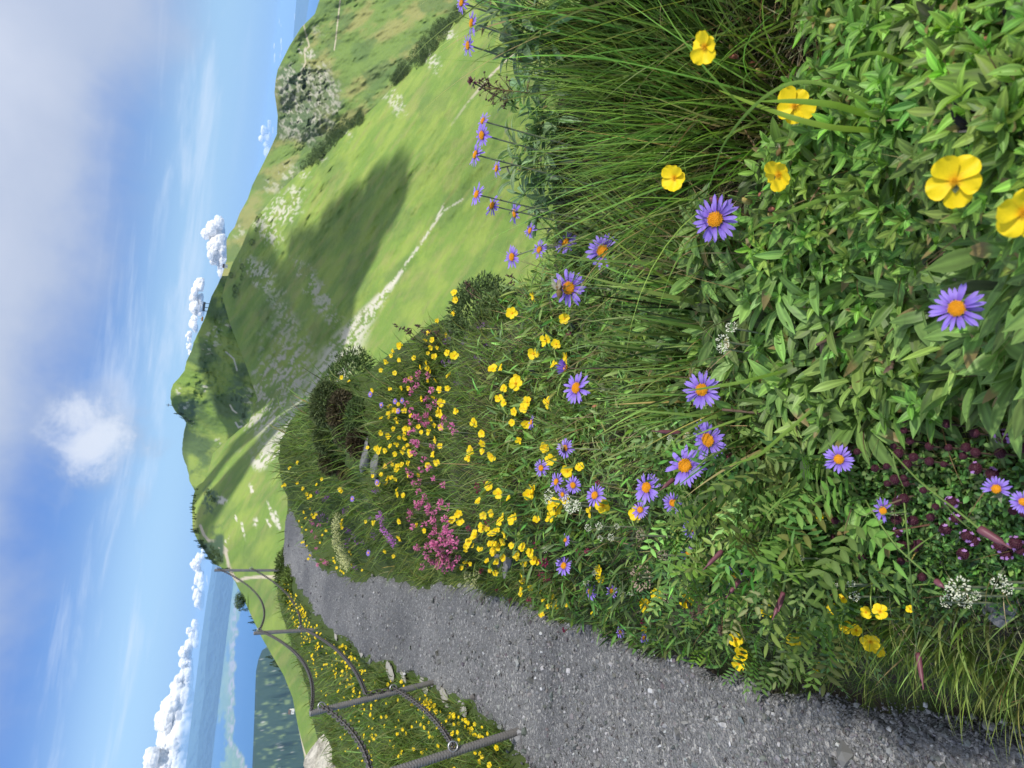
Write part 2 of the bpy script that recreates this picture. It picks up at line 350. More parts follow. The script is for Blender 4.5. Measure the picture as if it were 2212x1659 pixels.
def sheet(name, top, bot, ys, nr, ctrl, paint, relief, mat_, over=.0, jag=0.):
    f = tps([(y/400., x/400.) for y, x, r in ctrl], [math.log(r) for y, x, r in ctrl], 2e-3)
    yy = ys[:, None]*np.ones(nr)[None]; t = (np.linspace(0, 1, nr)**(1.9 if nr > 400 else 1.))[None]
    xt = curve(top, ys)+(cells(ys, ys*0, 9., 61)-.5)*jag; xb = curve(bot, ys)
    xx = xt[:, None]*(1-t)+xb[:, None]*t
    R = np.exp(f(np.stack([yy.ravel()/400., xx.ravel()/400.], 1))).reshape(xx.shape)
    R = R*(1+relief(xx, yy)*np.clip((xx-xt[:, None])/25., 0, 1))
    P = ray(xx.ravel(), yy.ravel()).reshape(*xx.shape, 3)*R[..., None]
    col = paint(xx, yy)
    # the far side of the ridge, falling away behind the skyline
    back = []; c2 = []
    for k, (o, dn) in enumerate(((.02, -.008), (.06, -.03), (.15, -.10), (.3, -.24))):
        h = P[:, 0].copy(); r0 = R[:, 0][:, None]; hv = h*np.array([1, 1, 0]); hv = unit(hv)
        back.append(h+hv*o*r0+np.array([0, 0, 1.])*dn*r0); c2.append(col[:, 0])
    V = np.concatenate([np.stack(back[::-1], 1), P], 1); cc_ = np.concatenate([np.stack(c2[::-1], 1), col], 1)
    n, m = V.shape[:2]
    o = link(name, mesh_np(name, V.reshape(-1, 3), grid_faces(n, m), mat_, cc_.reshape(-1, 3)))
    o['kind'] = 'structure'
    def at(x, y): r = float(np.exp(f([[y/400., x/400.]]))[0]); return ray(x, y)*r, r
    return o, at
mh, g = mat('alpine_turf')
a = g.n('ShaderNodeAttribute', attribute_name='col').outputs['Color']
tco = g.n('ShaderNodeTexCoord').outputs['Object']
n1 = g.noise(tco, .25, 8, .65); n2 = g.noise(tco, .03, 6, .6)
cl = g.mix(1., a, g.mix(n1, (.80, .82, .84), (1.2, 1.18, 1.16)), 'MULTIPLY')
cl = g.mix(1., cl, g.mix(n2, (.88, .92, .9), (1.14, 1.1, 1.06)), 'MULTIPLY'); n3_ = g.noise(tco, 1.1, 6, .7); cl = g.mix(1., cl, g.mix(n3_, (.72, .76, .74), (1.3, 1.26, 1.2)), 'MULTIPLY')
b = g.n('ShaderNodeBump', _Strength=.5, _Distance=.9, _Height=g.m('ADD', n1, g.m('MULTIPLY', n3_, .4)))
p = g.n('ShaderNodeBsdfPrincipled', _Base_Color=cl, _Roughness=.85, _Normal=b.outputs[0]); p.inputs['Specular IOR Level'].default_value = .15
g.n('ShaderNodeOutputMaterial', _Surface=p.outputs[0])
GRN = np.array([.120, .195, .040]); GRN2 = np.array([.175, .240, .052]); GRD = np.array([.075, .125, .042]); ROCK = np.array([.39, .38, .34]); TRAIL = np.array([.38, .34, .28]); OLV = np.array([.19, .20, .075]); WOOD = np.array([.03, .055, .03])
def lerp(a, b, t): return a*(1-t[..., None])+b*t[..., None]
def blob(x, y, cx, cy, rx, ry, ang=0.):
    c, s = math.cos(ang), math.sin(ang); u = ((x-cx)*c+(y-cy)*s)/rx; v = (-(x-cx)*s+(y-cy)*c)/ry
    return sst(1.25, .55, np.hypot(u, v)+(cells(x, y, max(5., min(rx, ry)*.45), 117)-.5)*1.3)
def paintA(x, y):
    c = GRN[None, None]*np.ones((*x.shape, 1))
    # streaks of the slope run down and to the left
    st = cells(x, y, 16, 5, 4.5, -.98); st2 = cells(x, y, 7, 8, 6, -.98)
    c = lerp(c, GRN2, sst(.42, .66, st)*.95); c = lerp(c, GRD, sst(.52, .30, cells(x, y, 40, 13, 2, -.9))*.45)
    c = lerp(c, OLV, sst(.5, .75, st2)*.5)
    band = pol_d(x, y, [(960, 440), (935, 488), (864, 592), (800, 670), (748, 735), (700, 835), (650, 910), (610, 960), (560, 1000)])
    wd_ = np.interp(y, [430, 590, 700, 760, 900, 1000], [2, 3, 22, 42, 40, 18])
    m = sst(1.3, .4, band/wd_)
    c = lerp(c, ROCK, m*sst(.44, .54, cells(x, y, 5.5, 41, 3.5, -.9)*.6+.4*cells(x, y, 3.4, 43, 1.6, -.9)))
    # loose scree high on the shaded face
    m = blob(x, y, 590, 860, 70, 130, .15)*.9+blob(x, y, 640, 760, 40, 130, -.35)*.6+blob(x, y, 690, 640, 22, 90, -.55)*.8
    c = lerp(c, ROCK*.82, np.clip(m, 0, 1)*sst(.49, .58, cells(x, y, 9, 51, 2.4, -.8)*.45+.55*cells(x, y, 3.6, 53, 1.8, -.8)))
    for cx, cy, rx, ry, am in ((615, 445, 50, 34, 1.), (575, 490, 22, 50, 1.), (560, 590, 24, 40, .9), (590, 640, 16, 30, .5), (655, 372, 14, 18, 1.), (690, 330, 10, 30, .8), (745, 285, 9, 25, .8), (850, 215, 18, 40, .8), (930, 125, 16, 32, 1.), (968, 70, 14, 24, 1.)):
        c = lerp(c, ROCK*1.02, blob(x, y, cx, cy, rx, ry, -.6)*am*.8*sst(.51, .57, cells(x, y, 4., 71, 1.6, -.8)))
    for cx, cy, rx, ry, an in ((588, 1112, 4, 26, -.35), (600, 1125, 4, 22, -.25), (552, 1128, 5, 12, 0), (580, 1130, 3, 14, -.5), (524, 1140, 3, 20, -.2), (478, 1080, 12, 9, 0), (487, 1178, 2.5, 14, 0), (493, 1160, 2.5, 4, 0), (545, 1060, 4, 14, -.4), (510, 1120, 3, 10, -.4)):
        c = lerp(c, ROCK*1.05, blob(x, y, cx, cy, rx, ry, an)*sst(.38, .5, cells(x, y, 5, 91, 1.8, -.3)))
    # trails
    tr = [(600, 1246), (565, 1246), (530, 1249), (513, 1255), (503, 1243), (494, 1224), (490, 1202), (483, 1182), (468, 1170), (452, 1169), (440, 1155), (433, 1136)]
    c = lerp(c, TRAIL, sst(4.2, 2.2, pol_d(x, y, tr)+1.6*(cells(x, y, 6, 33)-.5)))
    c = lerp(c, TRAIL, sst(9, 5, pol_d(x, y, [(485, 1190), (466, 1172)])+6*(cells(x, y, 4, 34)-.5)))
    c = lerp(c, TRAIL, sst(3.2, 1.6, pol_d(x, y, [(1165, 60), (1100, 124), (1058, 165), (1010, 222), (975, 270)]))*np.interp(x, [980, 1060], [.25, 1])*sst(.25, .45, cells(x, y, 9, 36)))
    c = lerp(c, ROCK*.95, sst(2.6, 1.2, pol_d(x, y, [(860, 590), (905, 530), (935, 488), (960, 455), (1000, 430)]))*.8*sst(.42, .58, cells(x, y, 10, 35)))
    c = lerp(c, TRAIL*1.05, sst(2.3, 1.1, pol_d(x, y, [(629, 1532), (632, 1552), (643, 1572), (650, 1600), (659, 1630), (668, 1659)])))
    c = lerp(c, WOOD*1.4, blob(x, y, 458, 1190, 34, 60, .95)*sst(488, 480, x)*sst(.1, .3, cells(x, y, 8, 37)))
    c = lerp(c, WOOD*1.6, blob(x, y, 455, 1080, 18, 30, .0)*sst(.35, .5, cells(x, y, 8, 38)))
    return c
def reliefA(x, y): return (cells(x, y, 60, 15, 3, -.98)-.5)*.07+(cells(x, y, 20, 17, 3.5, -.98)-.5)*.022+(cells(x, y, 6, 18, 2, -.98)-.5)*.004
cA = [(0,1010,350),(0,1120,150),(0,1300,60),(300,730,430),(300,900,290),(300,1150,110),(500,540,540),(500,700,400),(500,1000,190),(640,482,620),(700,497,610),(700,700,360),(700,900,180),(700,1100,90),(780,528,590),(860,560,540),(860,700,260),(860,850,110),(912,538,430),(949,493,400),(1028,446,350),(950,560,270),(950,640,120),(950,760,50),
 (1100,416,300),(1100,500,200),(1100,600,110),(1100,700,50),(1200,461,230),(1200,560,120),(1200,650,60),(1280,520,180),(1280,600,70),(1280,710,32),(-350,1270,250),(-350,1450,90),(1400,575,110),(1400,660,50),(1550,640,80),(1550,700,42),(1659,662,70),(1659,740,36),(1900,700,60),(1900,880,26),(0,1700,36),(0,2300,27),(500,1400,60),(500,2100,28),(800,1400,34),(800,1700,27),(1000,1300,25),(1300,1150,22),(1700,1150,22),(1900,1150,20)]
slopeA, atA = sheet('grass_hillside', ATOP, ABOT, np.linspace(-380, 1880, 900), 430, cA, paintA, reliefA, mh)
def paintP(x, y):
    c = lerp(GRN*.9, GRN2*.9, sst(.4, .65, cells(x, y, 22, 6, 2.5, .35)))
    c = lerp(c, GRD*.85, sst(.55, .35, cells(x, y, 40, 16)))
    for cx, cy, rx, ry, am in ((398, 878, 10, 13, .9), (385, 845, 6, 8, .7), (410, 912, 8, 8, .8), (442, 838, 7, 9, .9), (485, 706, 24, 10, .8), (455, 735, 22, 30, .6), (500, 640, 20, 14, .7), (545, 700, 20, 40, .6), (520, 915, 6, 10, .6), (457, 990, 6, 8, .7), (428, 935, 3, 8, .9), (470, 955, 8, 10, .6), (535, 860, 14, 30, .6)):
        c = lerp(c, ROCK*.92, blob(x, y, cx, cy, rx, ry, .2)*am*sst(.50, .60, cells(x, y, 5, 72, 1.8, .2)))
    c = lerp(c, WOOD*1.5, blob(x, y, 520, 870, 26, 62, -.15)*.85*sst(.35, .5, cells(x, y, 9, 39)))
    c = lerp(c, WOOD*1.5, blob(x, y, 398, 893, 24, 40, .9)*sst(.38, .52, cells(x, y, 8, 40)))
    c = lerp(c, WOOD*1.5, blob(x, y, 500, 660, 30, 45, .0)*.7*sst(.42, .55, cells(x, y, 8, 44)))
    c = lerp(c, ROCK, sst(2.2, 1.0, pol_d(x, y, [(497, 875), (503, 886), (511, 892)]))); c = lerp(c, ROCK, sst(2.4, 1.2, pol_d(x, y, [(509, 913), (515, 923), (522, 921)])))
    c = lerp(c, ROCK*.9, sst(2.2, 1.0, pol_d(x, y, [(488, 760), (505, 775), (512, 800)]))); 
    c = lerp(c, GRD*.7, sst(412, 400, x)*sst(925, 945, y)*.9)
    return c
cP = [(860,370,820),(815,388,800),(759,413,760),(700,450,700),(640,470,660),(950,395,1150),(1040,411,1050),(860,500,700),(780,540,620),(640,500,640),(950,500,700),(1050,470,850),(912,400,950),(900,450,780),(860,600,560),(1000,560,600)]
def pbot(y): return 0
peak, atP = sheet('mountain_peak', [q for q in SIL if q[0] < 1050]+[(1100, 440)], [(500, 620), (700, 620), (860, 620), (1000, 560), (1100, 500)], np.linspace(596, 1075, 300), 130, cP, paintP, lambda x, y: (cells(x, y, 50, 25, 2.2, .3)-.5)*.09+(cells(x, y, 14, 27)-.5)*.02, mh, jag=2.5)
def paintB(x, y):
    c = lerp(GRN*.82+.012, OLV*.95, sst(.40, .62, cells(x, y, 28, 9, 2.2, -.6)))
    c = lerp(c, GRD*1.0, sst(.50, .36, cells(x, y, 36, 19, 1.6, -.5))*.8)
    k = np.clip(blob(x, y, 640, 215, 52, 62)+blob(x, y, 690, 205, 46, 62)+blob(x, y, 660, 270, 54, 50)+blob(x, y, 617, 175, 22, 30), 0, 1)
    tx = cells(x, y, 5.2, 73, 1.5, .9)
    c = lerp(c, np.array([.065, .095, .055]), k*.75); c = lerp(c, ROCK*.8, k*sst(.47, .66, tx)*.75)
    for cx, cy, rx, ry, am in ((662, 110, 14, 22, .9), (628, 62, 10, 24, .7), (625, 372, 20, 26, .7), (590, 400, 18, 20, .5), (515, 500, 14, 14, .6), (700, 150, 20, 20, .5), (680, 60, 12, 24, .4)):
        c = lerp(c, ROCK*.85, blob(x, y, cx, cy, rx, ry, -.7)*am*sst(.50, .62, cells(x, y, 6, 74, 1.5, .9)))
    tr = [(646, 170), (652, 155), (660, 135), (657, 110), (668, 100), (660, 70), (655, 50)]
    c = lerp(c, TRAIL, sst(2.2, 1.0, pol_d(x, y, tr))*.8); c = lerp(c, TRAIL*.95, sst(1.6, .7, pol_d(x, y, [(735, -20), (735, 0), (730, 40), (726, 80), (722, 108)])))
    return c
cB = [(-350,960,600),(0,690,760),(0,850,600),(0,1010,470),(200,593,820),(200,700,700),(200,850,520),(300,598,840),(300,740,640),(500,500,920),(500,550,760),(620,470,800),(700,438,760),(427,600,760),(-350,1240,380),(640,490,760)]
backB, atB = sheet('rocky_hill', [q for q in SIL if q[0] < 760], [(q[0], q[1]+26) for q in ATOP if q[0] <= 640]+[(760, 530)], np.linspace(-380, 716, 520), 200, cB, paintB, lambda x, y: (cells(x, y, 55, 35, 1.8, -.6)-.5)*.10+(cells(x, y, 12, 37)-.5)*.035*blob(x, y, 655, 220, 90, 100), mh)
# ---------------------------------------------------------------- the lowland: one plain with lake, farmland and towns, wooded foothill, blue ranges
ZV = -1000.
def plane_px(P): return to_px(P)
nr_, na_ = 460, 640
r_ = np.exp(np.linspace(math.log(900), math.log(41000), nr_)); a_ = np.radians(np.linspace(-62, 48, na_))
X = r_[:, None]*np.sin(a_); Y = r_[:, None]*np.cos(a_); Z = np.full_like(X, ZV)
px, py = to_px(np.stack([X, Y, Z], -1))
WATER = np.array([.03, .11, .26]); LAND = np.array([.13, .21, .12]); TOWN = np.array([.30, .27, .28]); FAR = np.array([.05, .09, .11])
land = np.zeros_like(X)
wb = (cells(px, py, 15, 101)-.5)*44
lp = [(458, 1310), (465, 1345), (475, 1400), (492, 1450), (508, 1500), (505, 1560), (497, 1610), (495, 1680), (495, 1900)]
dl = px-np.interp(py, [1190, 1260, 1330, 1400, 1470, 1540, 1600, 1700, 1900], [462, 456, 452, 458, 468, 466, 484, 474, 462])
dr = np.interp(py, [1190, 1260, 1330, 1400, 1500, 1600, 1640, 1659, 1900], [520, 520, 514, 510, 507, 505, 528, 536, 560])-px
land = sst(-3, 3, dl+wb)*sst(-2, 2, dr+wb*.4)*sst(1200, 1235, py)
hole = blob(px, py, 478, 1590, 10, 52)+blob(px, py, 492, 1410, 5, 22)*.7
land = land*(1-np.clip(hole, 0, 1))
colr = lerp(FAR*np.ones((*X.shape, 1)), WATER*np.ones((*X.shape, 1)), sst(440, 470, px))
colr = lerp(colr, LAND, land*.95)
colr = lerp(colr, np.array([.20, .27, .14]), land*sst(.5, .62, cells(px, py, 7, 103))*.5)
town = land*sst(14, 3, abs(dr-6))*sst(1270, 1330, py)*sst(.47, .60, cells(px, py, 4.0, 105))
colr = lerp(colr, TOWN, town*.9)
mv, g = mat('lowland'); a = g.n('ShaderNodeAttribute', attribute_name='col').outputs['Color']
p = g.n('ShaderNodeBsdfPrincipled', _Base_Color=a, _Roughness=.7); p.inputs['Specular IOR Level'].default_value = .1
g.n('ShaderNodeOutputMaterial', _Surface=p.outputs[0])
lowland = link('lowland_lake_plain', mesh_np('lowland', np.stack([X, Y, Z], -1).reshape(-1, 3), grid_faces(nr_, na_)[:, ::-1], mv, colr.reshape(-1, 3)), None)
lowland['kind'] = 'structure'
def ridge(name, tops, r, cols, amp, seed, depth=.35):
    """a range of hills: skyline given as directions, real slopes running forward to the plain"""
    t = np.array(tops, float); ys = np.linspace(t[0, 0], t[-1, 0], 260); xt = np.interp(ys, t[:, 0], t[:, 1])
    top = ray(xt, ys)*r; n = 60; V = []; cl_ = []
    for k in range(n):
        s = k/(n-1); P = top*1.; fwd = unit(top*np.array([1, 1, 0]))
        P = top-fwd*s*depth*r; P[:, 2] = top[:, 2]*(1-s)+ZV*s - abs(top[:, 2]-ZV)*.10*math.sin(s*math.pi)
        nz_ = (fbm(ys/22.+s*1.5, ys*0+s*5, seed, 5)-.5)*amp*r*math.sin(min(1, s*3)*math.pi/2)
        P = P+fwd*nz_[:, None]; V.append(P); cl_.append(cols(ys, s))
    B = top+unit(top*np.array([1, 1, 0]))*.2*r; B[:, 2] = ZV; V = [B]+V; cl_ = [cl_[0]]+cl_
    o = link(name, mesh_np(name, np.stack(V).reshape(-1, 3), grid_faces(n+1, 260)[:, ::-1], mv, np.stack(cl_).reshape(-1, 3))); o['kind'] = 'structure'; return o
def hillcol(ys, s):
    c = np.ones((len(ys), 1))*np.array([.022, .045, .03]); w = fbm(ys/9., ys*0+s*30, 7, 4)
    c = lerp(c, np.array([.12, .17, .07]), sst(.62, .72, w)*.8)
    return lerp(c, np.array([.45, .44, .42]), sst(.76, .84, fbm(ys/5., ys*0+s*40, 9, 4))*.6)
ridge('wooded_foothill', [(1380, 600), (1405, 566), (1425, 558), (1450, 553), (1500, 551), (1560, 549), (1659, 545), (1900, 540)], 5200, hillcol, .10, 201, .5)
ridge('distant_hills', [(-300, 668), (0, 640), (100, 632), (200, 616), (300, 606), (380, 600)], 38000, lambda ys, s: np.ones((len(ys), 1))*np.array([.03, .06, .05]), .01, 203, .05)
ridge('blue_hills', [(1225, 470), (1330, 455), (1380, 450), (1430, 444), (1500, 441), (1560, 432), (1659, 424), (1900, 400)], 32000, lambda ys, s: np.ones((len(ys), 1))*np.array([.012, .03, .04]), .02, 209, .012)
ridge('distant_hills', [(1200, 462), (1300, 446), (1400, 432), (1500, 420), (1600, 408), (1700, 396), (1900, 372)], 40000, lambda ys, s: np.ones((len(ys), 1))*np.array([.03, .06, .06]), .02, 205, .03)
def pt(x, y, r): return ray(x, y)*r
# ---------------------------------------------------------------- clouds (outside the haze)
def cloudmat(name, tr):
    m, g = mat(name); d = g.n('ShaderNodeBsdfDiffuse', _Color=(.93, .93, .93, 1)); t = g.n('ShaderNodeBsdfTranslucent', _Color=(.9, .92, .95, 1))
    o = g.n('ShaderNodeMixShader', _0=.45, _1=d.outputs[0], _2=t.outputs[0]).outputs[0]
    if tr: 
        tt = g.n('ShaderNodeBsdfTransparent'); tco = g.n('ShaderNodeTexCoord').outputs['Object']
        o = g.n('ShaderNodeMixShader', _0=tr, _1=o, _2=tt.outputs[0]).outputs[0]
    g.n('ShaderNodeOutputMaterial', _Surface=o); return m
M['cloud'] = cloudmat('cloud_white', .22)
M['thin'] = cloudmat('thin_cloud', .81); M['haz'] = cloudmat('shade_cloud', .26)
ico = {}
def icos(sub):
    if sub not in ico:
        bm = bmesh.new(); bmesh.ops.create_icosphere(bm, subdivisions=sub, radius=1); bm.verts.ensure_lookup_table()
        ico[sub] = (np.array([v.co[:] for v in bm.verts]), np.array([[v.index for v in f.verts] for f in bm.faces])); bm.free()
    return ico[sub]
def n3(V, s, seed): return (fbm(V[:, 0]*s+9, V[:, 1]*s+V[:, 2]*s*.7, seed, 5)+fbm(V[:, 2]*s+3, V[:, 0]*s*.6-V[:, 1]*s, seed+5, 5))/2-.5
def cloud(name, blobs, r, mat_, label, group, sub=4, flat=.8):
    mb = MB(); c0 = None
    for i, (x, y, s) in enumerate(blobs):
        c = ray(x, y)*r*(1+rnd.uniform(-.01, .01)); R_ = s/FO*r; V, Fc = icos(sub)
        D = V*(1+.9*n3(V, 1.6, 300+i % 7)[:, None]+.8*n3(V, 4.5, 310+i % 5)[:, None]+.35*n3(V, 11, 320+i % 3)[:, None])
        D = D*np.array([1, 1, flat]); D[:, 2] = np.where(D[:, 2] < -.35, -.35+(D[:, 2]+.35)*.25, D[:, 2])
        if c0 is None: c0 = c
        mb.add(D*R_+c-c0, Fc, (.9, .9, .9))
    o = link(name, mb.mesh(name, mat_), None, c0); return tag(o, label, 'cloud', group)
gp = 'cumulus clouds along the horizon'
def clump(cx, cy, w, h, n, sd):
    q = random.Random(sd); out = []; h *= 1.12; w *= 1.1
    for _ in range(int(n*1.5)):
        v = q.uniform(-1, 1); u = q.random()**1.5*(1-abs(v)**1.5); out.append((cx-u*h, cy+v*w, (.16+.24*q.random())*h*(1.1-u*.4)))
    return out
cl_spec = [
 (clump(402, 1640, 62, 66, 26, 1)+clump(386, 1690, 40, 50, 10, 2), 'largest white cumulus cloud piled at the lower left corner of the sky'),
 (clump(404, 1548, 44, 58, 22, 3), 'tall white cumulus towering beside the largest cloud'),
 (clump(408, 1478, 30, 38, 16, 4), 'mid sized cumulus over the lake plain'),
 (clump(412, 1425, 30, 26, 14, 5), 'low lumpy cumulus above the green farmland'),
 (clump(426, 1372, 28, 20, 12, 6), 'small lumpy cumulus between two bigger clouds left of the second post'),
 (clump(437, 1276, 36, 24, 16, 7), 'bright oval cumulus hanging above the chain between the posts'),
 (clump(432, 1222, 18, 20, 10, 8), 'small round cumulus behind the top of the farthest post'),
 (clump(440, 1196, 10, 12, 6, 9), 'tiny cumulus peeping over the wooded ridge'),
 (clump(478, 512, 30, 40, 20, 10), 'upper half of the white cumulus rising behind the right ridge'),
 (clump(486, 556, 28, 38, 18, 11), 'lower puff of the white cumulus rising behind the right ridge'),
 (clump(436, 644, 30, 26, 16, 12), 'long white cumulus resting on the ridge beside the lift cabin'),
 (clump(424, 682, 28, 20, 14, 13), 'narrow white cumulus touching the ridge between two others'),
 (clump(412, 740, 22, 14, 10, 14), 'small cumulus just over the ridge nearest the summit'),
 (clump(583, 302, 34, 22, 14, 15), 'flat cloud bank low behind the knoll ridge'),
 (clump(566, 388, 10, 9, 6, 16), 'speck of cloud above the far end of the ridge'),
]
for i, (b_, lb) in enumerate(cl_spec): cloud('cumulus_cloud', b_, 52000, M['cloud'], lb, gp, 4)
for i in range(26):
    x = rnd.uniform(588, 650) if i % 3 else rnd.uniform(590, 615); y = rnd.uniform(0, 290); 
    if x > curve(SIL, y)-4: continue
    s = rnd.uniform(1.5, 4.5); cloud('cloud_wisp', [(x, y+k*s*.7, s*rnd.uniform(.6, 1)) for k in range(-2, 3)], 54000, M['cloud'], 'little flat cloud scattered over the blue lowland beyond the right hand knoll', 'little clouds over the far lowland', 2, .35)
for i in range(14):
    y = rnd.uniform(1240, 1400); x = curve(SIL, y)-rnd.uniform(30, 80)
    cloud('cloud_wisp', [(x, y+k*1.6, rnd.uniform(1.4, 2.6)) for k in range(-3, 4)], 50000, M['cloud'], 'thin torn cloud low over the lake behind the chain', 'thin clouds over the lake', 2, .3)
def shade(name, pts, hgt, mat_, label, sub=4, flat=.35):
    """an unseen cloud between the sun and the ground, shaped for the shade it casts"""
    mb = MB(); c0 = None
    for i, (P, R_) in enumerate(pts):
        c = np.asarray(P)+sdir*((hgt-P[2])/sdir[2]); V, Fc = icos(sub)
        D = V*(1+.9*n3(V, 1.4, 400+i)[:, None]+.4*n3(V, 4, 410+i)[:, None])*np.array([1, 1, flat])
        if c0 is None: c0 = c
        mb.add(D*R_+c-c0, Fc)
    o = link(name, mb.mesh(name, mat_), None, c0); return tag(o, label, 'cloud')
shade('cloud', [(np.array([-.8, 4.5, -1]), 16.)], 150, M['thin'], 'thin grey cloud overhead shading the flower bank and the gravel path')  # unseen small cloud, placed and sized to dim the sun on the foreground
def sh(x, y, r, at=atA): P, R_ = at(x, y); return (P, r)
shade('cloud', [sh(800, 470, 27), sh(840, 430, 20), sh(865, 395, 11), sh(750, 535, 34), sh(785, 550, 18), sh(700, 620, 48), sh(740, 630, 30), sh(650, 700, 56), sh(690, 700, 40)], 330, M['haz'], 'cloud casting the dark wedge of shade on the green slope')
shade('cloud', [sh(560, 860, 70), sh(600, 780, 70), sh(630, 860, 44), sh(570, 720, 50), sh(680, 760, 30), sh(560, 960, 30), sh(650, 800, 30), sh(530, 1000, 26), sh(640, 880, 22)], 560, M['haz'], 'cloud casting shade over the scree below the summit')
shade('cloud', [sh(500, 680, 70, atP), sh(490, 760, 60, atP), sh(500, 830, 60, atP), sh(505, 900, 55, atP), sh(520, 620, 50)], 640, M['haz'], 'cloud casting shade on the foot of the summit')
shade('cloud', [sh(440, 1170, 14), sh(430, 1060, 22), sh(460, 1070, 16)], 380, M['haz'], 'small cloud shading the wooded ridge')
# ---------------------------------------------------------------- herbage
UP = np.array([0, 0, 1.])
def gnorm(P, e=.03):
    x, y = P[:, 0], P[:, 1]; r = np.hypot(x, y); e = e*np.clip(r, .5, 5)
    return unit(np.stack([-(gz(x+e, y)-gz(x-e, y))/(2*e), -(gz(x, y+e)-gz(x, y-e))/(2*e), np.ones(len(x))], -1))
PROF = {'ell': lambda t: np.sin(np.pi*np.clip(t, 0, 1)**.85)**.8, 'spat': lambda t: np.clip(.22+.78*np.sin(np.pi*(t**1.9)), 0, 1)*np.sqrt(np.clip(1-t**9, 0, 1)),
        'lin': lambda t: np.clip(1-t**2.6, 0, 1)*(.55+.45*np.clip(t*5, 0, 1)), 'ov': lambda t: np.sin(np.pi*np.clip(t, 0, 1)**.7)**.6}
def leaves(mb, P, D, N, L, Wd, prof, col, droop=.15, fold=.18, segs=5, mid=1.25, curl=0.):
    if mid >= 1.4: return leaves5(mb, P, D, N, L, Wd, prof, col, droop, fold, segs, mid, curl)
    return leaves3(mb, P, D, N, L, Wd, prof, col, droop, fold, segs, mid, curl)
def leaves5(mb, P, D, N, L, Wd, prof, col, droop, fold, segs, mid, curl):
    n = len(P); L = np.broadcast_to(L, n); Wd = np.broadcast_to(Wd, n); D = unit(D); S = unit(np.cross(D, N)); N = np.cross(S, D)
    dr = (np.broadcast_to(droop, n)*RG.uniform(.2, 2.2, n))[:, None]; t = np.linspace(0, 1, segs+1); w = PROF[prof](t); w[0] = max(w[0], .12); w[-1] = .03
    side = RG.normal(size=n)[:, None]*.10; tw = RG.normal(size=n)[:, None]*.5*t[None]
    c = P[:, None]+D[:, None]*(L[:, None]*t)[..., None]-UP*(dr*L[:, None]*t**2)[..., None]+N[:, None]*((curl+RG.normal(size=n)[:, None]*.05)*L[:, None]*np.sin(t*3))[..., None]+S[:, None]*(side*L[:, None]*t**2)[..., None]
    hw = Wd[:, None]*w[None]*.5; u = np.array([-1, -.5, 0, .5, 1.]); ct, st_ = np.cos(tw), np.sin(tw); S2 = S[:, None]*ct[..., None]+N[:, None]*st_[..., None]; N2 = N[:, None]*ct[..., None]-S[:, None]*st_[..., None]
    f_ = np.broadcast_to(np.abs(RG.normal(size=n))[:, None]*fold*1.6+fold*.5, hw.shape)
    V = c[:, :, None]+S2[:, :, None]*(hw[..., None]*u)[..., None]+N2[:, :, None]*((hw*f_)[..., None]*(np.abs(u)**.7+.25*np.sin(np.abs(u)*3.1)))[..., None]
    m = (segs+1)*5; i = np.arange(segs)*5; f = np.concatenate([np.stack([i+k, i+k+1, i+k+6, i+k+5], 1) for k in range(4)]); Fc = (np.arange(n)[:, None, None]*m+f[None]).reshape(-1, 4)
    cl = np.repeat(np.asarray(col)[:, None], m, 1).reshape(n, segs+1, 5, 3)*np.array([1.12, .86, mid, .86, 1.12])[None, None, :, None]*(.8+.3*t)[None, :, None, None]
    tip = RG.random(n) < .06; cl[tip, -3:] = np.array([.22, .17, .07])
    mb.add(V.reshape(-1, 3), Fc, cl.reshape(-1, 3))
def leaves3(mb, P, D, N, L, Wd, prof, col, droop=.15, fold=.18, segs=5, mid=1.25, curl=0.):
    n = len(P); L = np.broadcast_to(L, n); Wd = np.broadcast_to(Wd, n); D = unit(D); S = unit(np.cross(D, N)); N = np.cross(S, D)
    dr = np.broadcast_to(droop, n)[:, None]
    t = np.linspace(0, 1, segs+1); w = PROF[prof](t); w[0] = max(w[0], .12); w[-1] = .03
    c = P[:, None]+D[:, None]*(L[:, None]*t)[..., None]-UP*(dr*L[:, None]*t**2)[..., None]+N[:, None]*(curl*L[:, None]*np.sin(t*3))[..., None]
    hw = Wd[:, None]*w[None]*.5
    a = c+S[:, None]*hw[..., None]+N[:, None]*(hw*fold*2)[..., None]; b = c-S[:, None]*hw[..., None]+N[:, None]*(hw*fold*2)[..., None]
    V = np.stack([a, c, b], 2).reshape(-1, 3); m = (segs+1)*3
    i = np.arange(segs)*3; f = np.concatenate([np.stack([i, i+1, i+4, i+3], 1), np.stack([i+1, i+2, i+5, i+4], 1)])
    Fc = (np.arange(n)[:, None, None]*m+f[None]).reshape(-1, 4)
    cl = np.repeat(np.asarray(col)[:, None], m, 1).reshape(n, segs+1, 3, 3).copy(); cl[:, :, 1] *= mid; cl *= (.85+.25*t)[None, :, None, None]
    mb.add(V, Fc, cl.reshape(-1, 3))
